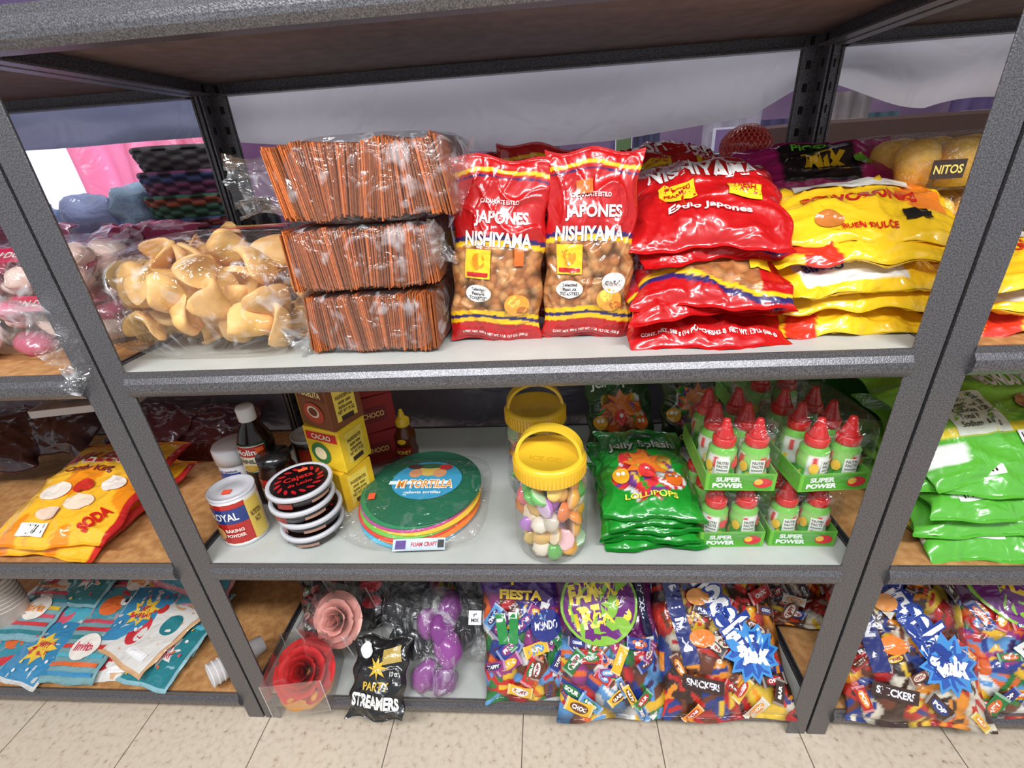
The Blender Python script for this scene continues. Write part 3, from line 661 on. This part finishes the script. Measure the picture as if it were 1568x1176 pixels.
# candy jars
def jar(c,seed,rz=0):
    A=Acc(); r=np.random.RandomState(seed); CP=[(240,150,60),(245,200,120),(180,120,200),(110,200,100),(240,120,130),(235,225,205),(250,180,60),(236,130,70),(250,215,120)]
    P=[];k=0
    while len(P)<80 and k<20000:
        k+=1; a=r.uniform(0,6.28); q=.046*math.sqrt(r.uniform(.15,1)); z=r.uniform(.02,.155); p=np.array([q*math.cos(a),q*math.sin(a),z])
        if all(np.linalg.norm(p-o)>.0225 for o in P): P.append(p)
    for i,p in enumerate(P):
        Rm=rotm(*r.uniform(0,180,3)); s=r.uniform(.017,.021); c1=np.array(CP[i%9],float)
        v,f=usph(18,10); v=v.copy(); v[:,2]=np.where(v[:,2]>0,v[:,2]*.8,v[:,2]*.2)
        rr=1+.05*np.cos(8*np.arctan2(v[:,1],v[:,0])); v[:,0]*=rr; v[:,1]*=rr
        cc=np.tile(c1*r.uniform(.85,1.05),(len(v),1)); cc=np.where((v[:,2]<-.02)[:,None],cc*.4+150,cc)
        A.add((v*s)@Rm.T+p,f,cc,2,True)
    R_=.066
    pr=[(.001,.002),(R_*.6,.002),(R_*.8,0),(R_*.95,.008),(R_,.025),(R_,.05),(R_*.975,.06),(R_,.07),(R_,.135),(R_*.97,.155),(R_*.88,.168),(R_*.86,.175)]
    lathe(A,pr,(0,0,0),(255,255,255),seg=48,mi=1,cap=False)
    Y=(246,200,50)
    lathe(A,[(.061,.168),(.0625,.170),(.0625,.198),(.060,.2025),(.054,.204),(.053,.2025),(.001,.2025)],(0,0,0),Y,seg=60,mi=0)
    for k in range(60):
        a=2*math.pi*k/60; box(A,(.063*math.cos(a),.063*math.sin(a),.184),(.002,.003,.024),Y,rotm(0,0,math.degrees(a)),0)
    m=24; V=[]
    for i in range(m+1):
        t=math.pi*i/m; x=.056*math.cos(t); z=.196+.047*math.sin(t)**.8 if i not in(0,m) else .19; w_=.011
        for (dy,dn) in((-w_,-.0022),(w_,-.0022),(w_,.0022),(-w_,.0022)): V.append((x*(1+dn/.05),dy+.018*math.sin(t),z+dn))
    f=[]
    for i in range(m):
        for q in range(4): f.append((i*4+q,i*4+(q+1)%4,(i+1)*4+(q+1)%4,(i+1)*4+q))
    A.add(V,f,Y,0,False)
    flatdecals(A,[('text','ICE GEL',0,0,.06,.012,(214,168,36))],(0,-.02,.2027),(1,0,0),(0,1,0),off=.0003)
    return A.build('candy_jar',[M_GLOSS,M_JAR,M_GLOSS],Matrix.Translation(c)@Matrix.Rotation(math.radians(rz),4,'Z'))
jar((.078,.060,T1),4,-12)
jar((.050,.235,T1),5,8)
# green candy bags
LP=[(60,180,60),(240,110,40),(250,200,60),(230,50,60),(120,60,140),(250,250,250),(40,150,50)]
def greenbag(loc,tilt,rz,seed,top=False,w=.185,l=.27,t=.03,name='lollipop_candy_bag',g=(28,150,44)):
    lu=cells(w*.8,l*.4,.03,LP,seed,True)
    def cf(x,y,u,v,side):
        c=np.tile(np.array(g,float),(len(x),1)); s=wob(u*2,v*3,0,seed,2)
        c=np.where((s>.6)[:,None],np.array(g)*.55+np.array([60,90,20])*.45,c)
        q,_=lu(x,y+l*.12); e=(u/.75)**2+((v+.25)/.5)**2+.25*np.sin(7*np.arctan2(v+.25,u))
        if top: c=np.where(((e<1)&(side>0))[:,None],q,c)
        c=np.where((np.abs(v)>.95)[:,None],np.array(g)*.8,c); return c
    dec=[]
    if top: 
        dec=[('star',0,-.01,.1,.09,(245,130,40),9,10,.6),('text','Jelly Splash',0,.052,.15,.034,(20,100,40),4,.07),('text','Jelly Splash',0,.053,.145,.032,(250,250,245),4,.02),('ell',-.055,-.045,.035,.035,(245,180,40)),('ell',.05,-.05,.035,.035,(250,120,40)),('ell',0,-.035,.035,.04,(230,60,60)),('ell',-.06,-.04,.008,.01,(255,255,255)),('ell',-.05,-.04,.008,.01,(255,255,255)),('ell',.045,-.045,.008,.01,(255,255,255)),('ell',.055,-.045,.008,.01,(255,255,255)),('ell',0,-.03,.01,.01,(255,255,255)),('text','LOLLIPOPS',0,-.095,.1,.012,(250,230,80)),('rect',.0,.085,.05,.016,(30,90,30))]
    return bag(name,w,l,t,cf,loc,tilt=tilt,rz=rz,nx=60,ny=84,seed=seed,wr=1.6,decals=dec,droop=(.003,.006))
for i in range(5): greenbag((.262+.006*math.sin(i*2),.165+.004*i,T1+.018+.0155*i),1+i*.9,[3,-4,2,5,-2][i],110+i,i==4)
greenbag((.43,.41,T1+.12),65,-4,117,True,name='hard_candy_bag',g=(26,44,30),w=.17,l=.24)
greenbag((.25,.42,T1+.10),60,6,118,True,name='hard_candy_bag',g=(30,70,34),w=.17,l=.22)
# candy bottle trays
def tray(c,rz,seed):
    A=Acc(); w,d,h=.112,.165,.034; G=(112,190,66)
    box(A,(0,0,.001),(w,d,.002),G)
    for sx in(-1,1): box(A,(sx*w/2,0,h/2),(.0018,d,h),G)
    for sy in(-1,1): box(A,(0,sy*d/2,h/2),(w,.0018,h),G)
    flatdecals(A,[('rect',0,0,.1,.028,(84,170,50)),('text','SUPER\nPOWER',-.02,0,.05,.022,(240,250,240),0,.05),('ell',.035,0,.03,.02,(220,50,60)),('ell',.028,.002,.014,.012,(250,200,60))],(0,-d/2-.001,h/2),(1,0,0),(0,0,1),off=.0004)
    r=np.random.RandomState(seed)
    for i in range(2):
        for j in range(3):
            x=(i-.5)*.053;y=(j-1)*.054; o=(x+r.uniform(-.001,.001),y,.002); a0=r.uniform(0,6)
            def cf(th,z,a0=a0):
                c=np.tile(np.array([150,210,110.]),(len(z),1)); c=np.where((z<.034)[:,None],np.array([70,176,56.]),c)
                m=(np.cos(2*th+a0)>.1)&(z>.012)&(z<.062); c=np.where(m[:,None],np.array([236,242,232.]),c)
                m=(np.sin(4*th+a0)>.8)&(z<.06)&(z>.036); c=np.where(m[:,None],np.array([224,70,76.]),c)
                m=(np.sin(5*th-a0)>.85)&(z<.03); c=np.where(m[:,None],np.array([250,210,60.]),c)
                c=np.where((z>.066)[:,None],np.array([120,200,80.]),c); return c
            lathe(A,[(.020,0),(.0235,.004)]+[(.0235+.001*math.sin(k*.6),.006+.003*k) for k in range(20)]+[(.0225,.067),(.017,.073),(.0155,.078)],o,(90,190,70),seg=40,mi=1,colf=cf)
            lathe(A,[(.0175,.074),(.0185,.076),(.0185,.088),(.0165,.090)],o,(214,36,36),seg=24,mi=1)
            lathe(A,[(.0165,.089),(.014,.094),(.0105,.104),(.0065,.117),(.005,.122),(.001,.123)],o,(206,34,34),seg=24,mi=1)
            if j==0:
                sx_=r.uniform(-.012,.012)
                cyldecals(A,[('rect',sx_,.04,.022,.032,(246,246,242)),('text','NUTRI\nFACTS\n=====\n====',sx_,.04,.017,.026,(90,110,90)),('ell',sx_+.02,.048,.014,.018,(230,60,70)),('ell',sx_-.021,.04,.013,.02,(250,200,60))],o,.0246,mi=1)
    film(A,(0,0,.066),(.125,.178,.128),seed,e=.35,amp=.015,n=40,m=24,mi=2)
    return A.build('liquid_candy_bottle_tray',[M_MATTE,M_GLOSS,M_SHRINK],Matrix.Translation(c)@Matrix.Rotation(math.radians(rz),4,'Z'))
tray((.402,.128,T1+.001),1,1);tray((.528,.130,T1+.001),-1,2)
tray((.400,.122,T1+.134),-2,3);tray((.540,.120,T1+.134),4,4)
tray((.53,.32,T1+.001),-1,5);tray((.53,.32,T1+.134),3,6)
# left bay orange bag
def orange(x,y,u,v,side):
    c=np.tile(np.array([242,146,30.]),(len(x),1)); s=wob(u*2,v*2,0,9,2); c=np.where((s>.5)[:,None],np.array([250,190,50.]),c); c=np.where((s<-1.0)[:,None],np.array([220,60,36.]),c)
    c=np.where(((v>.28)&(v<.85))[:,None],np.array([250,196,44.]),c); c=np.where((np.abs(u)>.93)[:,None],np.array([200,40,40.]),c); return c
bag('marshmallow_bag',.27,.30,.06,orange,(-.925,.155,T1+.058),tilt=9,rz=2,seed=121,nx=70,ny=80,lumpy=.002,decals=[('text','MALEBOLA',0,.075,.23,.05,(250,245,235),0,.08),('text','MALEBOLA',0,.075,.225,.045,(206,30,26),0,.03),('text','Candy King',-.02,.032,.12,.022,(120,40,40)),('ell',-.05,-.03,.07,.045,(250,240,225)),('ell',.03,-.06,.06,.04,(245,225,200)),('ell',.07,-.01,.05,.04,(250,240,230)),('ell',-.02,-.085,.05,.03,(244,214,190)),('ell',.01,-.02,.04,.035,(206,50,40)),('rect',-.03,-.12,.06,.025,(245,245,240)),('text','|||||||||',-.03,-.12,.05,.018,(20,20,20)),('text','SODA',.09,-.1,.06,.03,(206,30,26),60,.05)],wr=1.5)
bag('marshmallow_bag',.28,.31,.055,orange,(-.935,.16,T1+.022),tilt=3,rz=-5,seed=122,wr=1.6)
for i,(x,y,z) in enumerate([(-1.0,.40,.05),(-1.16,.36,.12),(-.84,.43,.03),(-1.3,.3,.1)]):
    bag('snack_bag',.24,.2,.07,(62,34,40) if i%2 else (92,38,46),(x,y,T1+z),tilt=25,rz=10*i-15,seed=130+i,wr=2.5,lumpy=.004)
A=Acc(); box(A,(0,0,.006),(.22,.14,.003),(196,196,200)); 
for sx in(-1,1): box(A,(sx*.11,0,.014),(.004,.14,.018),(206,206,210),bev=.001); box(A,(0,sx*.07,.014),(.22,.004,.018),(206,206,210),bev=.001)
for i in range(4): lathe(A,[(.001,.004),(.015,.006),(.022,.014),(.02,.014)],(-.07+.045*i,.0,.008),(150,150,160),seg=24,cap=False)
A.build('measuring_spoon_tray',[M_GLOSS],Matrix.Translation((-1.0,.33,T1+.19))@Matrix.Rotation(.2,4,'Z'))
# right bay green bags
def lime(loc,tilt,rz,seed,top):
    def cf(x,y,u,v,side):
        c=np.tile(np.array([140,208,72.]),(len(x),1)); c=np.where((v<-.2+.2*np.sin(u*3+seed))[:,None],np.array([92,182,58.]),c)
        c=np.where(((np.abs(v+.6)<.12)&(np.sin(u*5+seed)>0))[:,None],np.array([240,244,236.]),c)
        c=np.where(((np.abs(v+.35)<.05)&(u<.3))[:,None],np.array([244,220,60.]),c); return c
    dec=[('text','PONDS 25',.08,.06,.12,.035,(250,250,250),0,.05),('rect',-.05,-.01,.1,.09,(228,236,216)),('text','Nutrition Facts\nServing size 30g\nCalories 120\nTotal Fat 2g\nSodium 10mg',-.05,-.01,.085,.07,(80,90,80)),('ell',.09,-.0,.07,.05,(196,140,90)),('rect',.03,-.07,.05,.03,(250,250,250)),('text','|||||||||',.03,-.07,.04,.02,(20,20,20))] if top else [('rect',-.08,-.09,.08,.03,(245,245,240)),('text','|||||||||||',-.08,-.09,.06,.02,(20,20,20)),('text','COATED PEANUTS',.06,-.1,.12,.014,(250,250,250))]
    return bag('coated_peanut_bag',.34,.27,.05,cf,loc,tilt=tilt,rz=rz,seed=seed,decals=dec,wr=2.2,droop=(.004,.012),lumpy=.003)
for i in range(5): lime((.885+.012*math.sin(i*3),.145+.012*i,T1+.028+.039*i),[6,8,9,12,24][i],[3,-5,4,-3,7][i],140+i,i==4)
bag('coated_peanut_bag',.3,.26,.05,(40,120,40),(1.0,.38,T1+.18),tilt=50,rz=-5,seed=147,wr=2.2)
bag('coated_peanut_bag',.3,.26,.05,(36,100,44),(.80,.42,T1+.14),tilt=60,rz=5,seed=148,wr=2.2)
for i in range(4): lime((1.25+.01*math.sin(i*3),.15,T1+.03+.042*i),8,[3,-5,4,-3][i],240+i,i==3)
# ---------------------------------------------------------------- bottom shelf
PAL=[(200,36,36),(30,56,140),(236,186,40),(230,230,226),(60,40,90),(40,120,56),(110,56,30),(224,104,40),(90,150,206),(150,50,120)]
CHO=[(110,56,32),(200,50,36),(236,146,40),(64,38,26),(230,190,60),(186,34,36),(54,32,30),(220,210,190),(40,60,130)]
WORDS=['MINI','NUT','CHOC','FUN','BAR','TAFFY','CRISP','POP','CARAMEL','SOUR']
def wrappers(n,w,l,pal,seed,vmax):
    r=np.random.RandomState(seed); o=[]
    for i in range(n):
        a=r.uniform(.036,.058);b=a*r.uniform(.34,.5);x=r.uniform(-.42,.42)*w;y=r.uniform(-.46,vmax/2-.02)*l;rt=r.uniform(-70,70)
        c=np.array(pal[r.randint(len(pal))]);c2=pal[r.randint(len(pal))]; ca,sa=math.cos(math.radians(rt)),math.sin(math.radians(rt))
        o.append(('rect',x,y,a,b,tuple(c),rt))
        for s in(-1,1): o.append(('rect',x+s*ca*a*.5,y+s*sa*a*.5,a*.1,b*1.08,tuple(c*.5+120),rt))
        o.append(('ell',x,y,a*.74,b*.74,tuple(c2),rt))
        o.append(('text',WORDS[r.randint(10)],x,y,a*.56,b*.36,(250,250,245) if sum(c2)<480 else (150,20,40),rt,.05))
    return o
def mix(name,loc,w,l,t,tilt,rz,seed,pal,header,hh,dec,cell=.034,ry=0,wr=1.3,la=.007,nw=22):
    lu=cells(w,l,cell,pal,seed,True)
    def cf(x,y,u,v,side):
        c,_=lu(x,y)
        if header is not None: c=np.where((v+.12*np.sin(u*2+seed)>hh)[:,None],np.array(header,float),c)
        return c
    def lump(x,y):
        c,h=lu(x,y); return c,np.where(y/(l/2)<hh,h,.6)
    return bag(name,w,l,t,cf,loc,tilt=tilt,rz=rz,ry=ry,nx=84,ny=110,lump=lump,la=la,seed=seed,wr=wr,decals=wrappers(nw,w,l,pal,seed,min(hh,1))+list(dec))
mix('assorted_candy_bag',(.005,.11,T0+.125),.19,.33,.07,48,6,151,PAL,(74,36,120),.25,[('text','Chupa Mix',0,.095,.16,.04,(250,210,40),-6,.05),('text','FIESTA',0,.055,.1,.02,(250,210,40),-6,.05),('ell',.055,-.01,.075,.065,(40,50,130),10),('text','MUNDO',.055,-.01,.055,.018,(250,250,250)),('rect',-.05,-.01,.022,.06,(30,140,60),5),('rect',-.05,.012,.022,.016,(240,240,240),5),('rect',-.022,-.01,.02,.06,(30,140,60),-5),('rect',-.022,.014,.02,.016,(240,240,240),-5)])
mix('assorted_candy_bag',(.19,.105,T0+.11),.24,.36,.08,44,4,152,PAL,(96,26,86),-.05,[('rect',.085,.06,.02,.16,(20,24,60),5),('text','KIRKLAND',.085,.06,.1,.012,(240,240,250),95),('ell',-.015,.05,.18,.165,(140,196,60),10),('ell',-.015,.05,.168,.153,(110,34,120),10),('text','FAMOUS',-.015,.078,.14,.042,(250,226,70),8,.06),('text','TREATS',-.015,.028,.14,.046,(250,226,70),8,.06)])
mix('assorted_candy_bag',(.33,.22,T0+.16),.2,.34,.07,52,0,153,PAL,(26,44,110),.2,[('text','SNACK SIZE',-.05,.1,.09,.02,(230,230,240),80)])
CD=lambda k:[('rect',-.095,.03,.035,.22,(20,36,110),8),('text','MINIS MIX',-.095,.03,.17,.02,(230,230,240),98,.04),('star',.055,-.06,.13,.12,(70,150,220),12,5,.72),('star',.055,-.06,.11,.1,(40,90,180),12,5,.72),('text','Chocolate',.01,.03,.23,.085,(24,60,150),-62,.12),('text','Chocolate',.01,.03,.225,.075,(248,248,250),-62,.04),('text','mix',.06,-.06,.07,.04,(250,250,250),-10,.07),('ell',-.045,.05,.05,.035,(236,150,50)),('ell',-.05,-.03,.055,.035,(236,130,40)),('rect',.09,.1,.04,.025,(30,24,60)),('rect',-.06,-.115,.085,.026,(60,36,30),-10),('text','SNICKERS',-.06,-.115,.07,.014,(240,240,250),-10,.04)]
mix('chocolate_candy_bag',(.43,.12,T0+.115),.28,.38,.08,42,3,154,CHO,(28,44,110),.85,CD(0),nw=28)
mix('chocolate_candy_bag',(.81,.11,T0+.11),.28,.36,.08,42,-2,155,CHO,(28,44,110),.85,CD(1),nw=28)
mix('chocolate_candy_bag',(.655,.26,T0+.15),.2,.3,.06,52,-2,159,CHO,(28,44,110),.4,[])
mix('assorted_candy_bag',(1.06,.12,T0+.12),.27,.36,.08,44,-5,156,PAL,(96,26,86),.1,[('ell',-.01,.07,.22,.17,(140,196,60),-20),('ell',-.01,.07,.205,.158,(110,34,120),-20),('text','TREATS',-.01,.07,.15,.045,(250,220,60),-20,.05)])
mix('assorted_candy_bag',(1.34,.12,T0+.11),.26,.36,.08,44,5,157,PAL,(96,26,86),.3,[])
mix('assorted_candy_bag',(-.10,.32,T0+.12),.2,.28,.06,45,-6,158,PAL,(180,40,60),.5,[])
TR=[(50,42,44),(180,50,56),(80,120,84),(220,214,204),(40,56,100),(140,90,60),(30,28,30)]
mix('toy_trinket_bag',(-.49,.34,T0+.10),.18,.26,.05,40,14,161,TR,None,2,[],cell=.02,nw=10)
mix('toy_trinket_bag',(-.30,.36,T0+.12),.2,.28,.06,40,-8,162,[(230,200,80),(190,64,56),(70,120,160),(236,230,220),(230,150,170)],None,2,[],cell=.03,nw=8)
mix('toy_trinket_bag',(-.53,.23,T0+.06),.12,.2,.05,30,24,163,TR,None,2,[],cell=.02,nw=10)
def blobbag(name,loc,s,cols,n,rad,seed,dec=None,tilt=35,rz=0):
    A=Acc(); r=np.random.RandomState(seed); P=[];k=0
    while len(P)<n and k<5000:
        k+=1;p=r.uniform(-1,1,3)*np.array([.7,.82,.5])*np.array(s)/2
        if all(np.linalg.norm(p-q)>rad*1.35 for q in P): P.append(p)
    for i,p in enumerate(P): blob(A,p,(rad,rad*1.2,rad*.7),cols[i%len(cols)],mi=0,n=28,m=20,noise=.08,seed=i,R=rotm(*r.uniform(0,60,3)))
    film(A,(0,0,0),s,seed,e=.6,amp=.05)
    if dec: flatdecals(A,dec,(0,-s[1]*.28,s[2]*.5),(1,0,0),(0,1,0),mi=2,off=.001)
    return A.build(name,[M_GLOSS,M_CLEAR,M_WRAP],Matrix.Translation(loc)@Matrix.Rotation(math.radians(rz),4,'Z')@Matrix.Rotation(math.radians(tilt),4,'X'))
blobbag('black_balloon_pack',(-.275,.18,T0+.115),(.12,.26,.07),[(24,24,28),(36,36,40)],8,.034,171,tilt=40)
blobbag('purple_balloon_pack',(-.190,.08,T0+.085),(.10,.23,.06),[(150,76,150),(128,62,132)],6,.032,172,tilt=40)
blobbag('black_balloon_pack',(-.105,.17,T0+.12),(.11,.26,.07),[(24,24,28),(34,34,36)],7,.034,173,tilt=42,dec=[('rect',0,.03,.03,.03,(240,240,240)),('text','9"\nMIX',0,.03,.018,.018,(60,60,60))])
bag('streamer_pack',.13,.16,.035,(22,22,24),(-.31,.012,T0+.055),tilt=42,rz=-3,seed=174,decals=[('text','STREAMERS',0,-.045,.11,.026,(240,240,235),-4,.05),('text','PARTY',0,-.015,.06,.016,(220,180,60)),('star',0,.02,.05,.05,(230,190,60),8,0,.4),('ell',-.035,.05,.03,.03,(240,240,240)),('rect',.03,.045,.04,.03,(200,170,90),10),('text','10 ct',.04,.01,.02,.01,(230,230,230))],wr=1.5)
bag('streamer_pack',.11,.16,.03,(26,24,26),(-.375,.19,T0+.11),tilt=45,rz=10,seed=175,decals=[('ell',0,.02,.06,.04,(190,40,50)),('ell',0,-.02,.05,.03,(190,40,50))],wr=1.8)
# artificial roses in clear boxes
def rose(A,c,r,col,seed,mi=0,tilt=(0,0,0)):
    rr=np.random.RandomState(seed); Rt=rotm(*tilt)
    for ring,(n,ra,op,h) in enumerate([(3,.12,.1,.75),(4,.28,.25,.72),(5,.48,.5,.6),(6,.72,.85,.45),(7,.95,1.2,.25)]):
        for k in range(n):
            a0=2*math.pi*k/n+ring*.6+rr.uniform(-.1,.1); V=[];nu,nv=11,8; wd=1.3*2*math.pi/n*.62
            for j in range(nv):
                t=j/(nv-1)
                for i in range(nu):
                    s=i/(nu-1)*2-1; a=a0+s*wd*(.55+.45*math.sin(math.pi*min(1,t*.9+.1)))
                    q=r*ra*(.35+.65*t**.7)+r*.12*op*t**3; z=r*h*t*(1-.22*s*s*t)-r*.12*op*t**4+.02*r*math.sin(5*s+k)
                    V.append((q*math.cos(a),q*math.sin(a),z))
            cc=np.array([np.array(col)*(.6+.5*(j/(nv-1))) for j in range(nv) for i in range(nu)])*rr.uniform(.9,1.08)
            A.add(np.array(V)@Rt.T+np.array(c),gridf(nu,nv),cc,mi,True)
def rosebox(loc,s,col,seed,rz,petal2=None,tilt=-12,zr=.04):
    A=Acc(); rose(A,(0,0,zr),s*.5,col,seed,0,(38,0,0))
    if petal2:
        blob(A,(0,0,.016),(s*.47,s*.47,.015),petal2,mi=0,noise=.1,seed=seed,n=26,m=12,fr=4)
        for k in range(6): blob(A,(s*.3*math.cos(k*1.05),s*.3*math.sin(k*1.05),.026),(.022,.013,.006),np.array(petal2)*(.85+.05*k),R=rotm(25,0,k*60),n=14,m=8)
    for k in range(3): blob(A,(.03*math.cos(k*2.1),.03*math.sin(k*2.1),.03),(.022,.01,.003),(50,90,40),R=rotm(20,0,k*120),n=12,m=6)
    h=s*.85
    for ax in range(3):
        for sg in(-1,1):
            sz=[s,s,h]; sz[ax]=.0008; c=[0,0,h/2]; c[ax]+=sg*(s,s,h)[ax]/2; box(A,c,sz,(255,255,255),mi=1)
    for i in(-1,1):
        for j in(-1,1): box(A,(i*s/2,j*s/2,h/2),(.0012,.0012,h),(205,205,205),mi=0)
    return A.build('artificial_rose_box',[M_MATTE,M_JAR],Matrix.Translation(loc)@Matrix.Rotation(math.radians(rz),4,'Z')@Matrix.Rotation(math.radians(tilt),4,'X'))
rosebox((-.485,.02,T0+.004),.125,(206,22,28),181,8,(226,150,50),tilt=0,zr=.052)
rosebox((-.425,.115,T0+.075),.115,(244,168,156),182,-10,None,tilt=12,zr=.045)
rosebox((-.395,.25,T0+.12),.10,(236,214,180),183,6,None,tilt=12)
# cups
A=Acc()
for i in range(6):
    z=.011*i; lathe(A,[(.001,z),(.019,z),(.027,z+.06),(.029,z+.062),(.027,z+.064),(.0185,z+.003),(.001,z+.003)],(0,0,0),(232,228,226),seg=30,R=rotm(84,0,-38),cap=False)
A.build('paper_cup_stack',[M_MATTE],Matrix.Translation((-.64,.105,T0+.030)))
A=Acc()
for i in range(8):
    z=.012*i; lathe(A,[(.03,z),(.04,z+.09),(.042,z+.092),(.04,z+.094),(.0295,z+.003)],(0,0,0),(214,206,196),seg=30,cap=False)
A.build('paper_cup_stack',[M_MATTE],Matrix.Translation((-1.36,.16,T0+.001)))
# party supply packets
PC=[((60,150,170),(230,110,56)),((56,140,186),(246,204,70)),((216,84,104),(244,214,120)),((232,230,224),(210,56,66)),((40,130,140),(236,236,236)),((240,150,60),(210,56,56)),((84,180,200),(230,96,116))]
r=np.random.RandomState(8)
def packet(loc,w,l,rz,tilt,ci,seed):
    a,b=PC[ci]
    if ci==0: dec=[('rect',0,0,w*.86,l*.86,a),('ell',-w*.1,l*.1,w*.45,l*.35,b),('ell',w*.12,l*.16,w*.2,l*.16,(250,250,245)),('ell',w*.14,l*.16,w*.07,l*.08,(30,30,40)),('rect',0,-l*.25,w*.6,l*.12,PC[3][1])]
    elif ci in(1,4): dec=[('rect',0,0,w*.9,l*.9,a),('star',0,0,w*.6,l*.5,b,8,10,.6),('text','HAPPY\nBIRTHDAY',0,0,w*.4,l*.2,(200,40,60),0,.05)]+[('ell',r.uniform(-.4,.4)*w,r.uniform(-.4,.4)*l,.008,.008,PC[r.randint(7)][1]) for _ in range(12)]
    elif ci in(2,5): dec=[('rect',0,l*(.4-.13*q),w*.9,l*.06,PC[(q+ci)%7][q%2],0) for q in range(7)]+[('ell',0,0,w*.5,l*.4,(246,240,230)),('text','Invita',0,0,w*.36,l*.14,a,0,.04)]
    else: dec=[('rect',0,0,w*.9,l*.9,a),('ell',-w*.2,-l*.1,w*.3,l*.4,b,20),('ell',w*.2,l*.15,w*.3,l*.3,PC[(ci+1)%7][0],10),('ell',-w*.2,l*.25,w*.15,l*.15,PC[(ci+2)%7][1]),('rect',w*.15,-l*.3,w*.4,l*.1,(250,250,250))]
    bag('party_napkin_packet',w,l,.014,np.array(PC[(ci+2)%7][0],float)*.5+100,loc,tilt=tilt,rz=rz,nx=26,ny=30,seed=seed,wr=.7,decals=dec)
for i in range(17):
    x=-1.30+(i%5)*.105+r.uniform(-.02,.02); y=.09+(i//5)*.085+r.uniform(-.01,.01); z=T0+.014+(i//5)*.02+.008*(i%3)
    packet((x,y,z),.15,.16,r.uniform(-35,20),8+r.uniform(0,6),i%7,200+i)
packet((-.93,.30,T0+.1),.22,.17,-18,22,0,230)
packet((-.93,.12,T0+.045),.18,.18,-24,6,3,231)
# ---------------------------------------------------------------- lights
def area(n,loc,rot,sx,sy,p,c=(1,1,1)):
    l=D.lights.new(n,'AREA');l.shape='RECTANGLE';l.size=sx;l.size_y=sy;l.energy=p;l.color=c
    o=D.objects.new(n,l);SC.collection.objects.link(o);o.location=loc;o.rotation_euler=[math.radians(a) for a in rot];return o
area('ceiling_light',(-.7,-1.25,2.5),(35,0,0),1.2,.25,40,(.97,.98,1))
area('ceiling_light',(.9,-1.25,2.5),(35,0,0),1.2,.25,40,(.97,.98,1))
area('ceiling_light',(0,1.7,2.7),(0,0,0),2.5,.5,36,(.92,.94,1))
w=D.worlds.new('world');SC.world=w;w.use_nodes=True
bg=w.node_tree.nodes['Background'];bg.inputs['Color'].default_value=(.92,.95,1,1);bg.inputs['Strength'].default_value=.5
SC.view_settings.view_transform='Standard'
SC.view_settings.look='None'
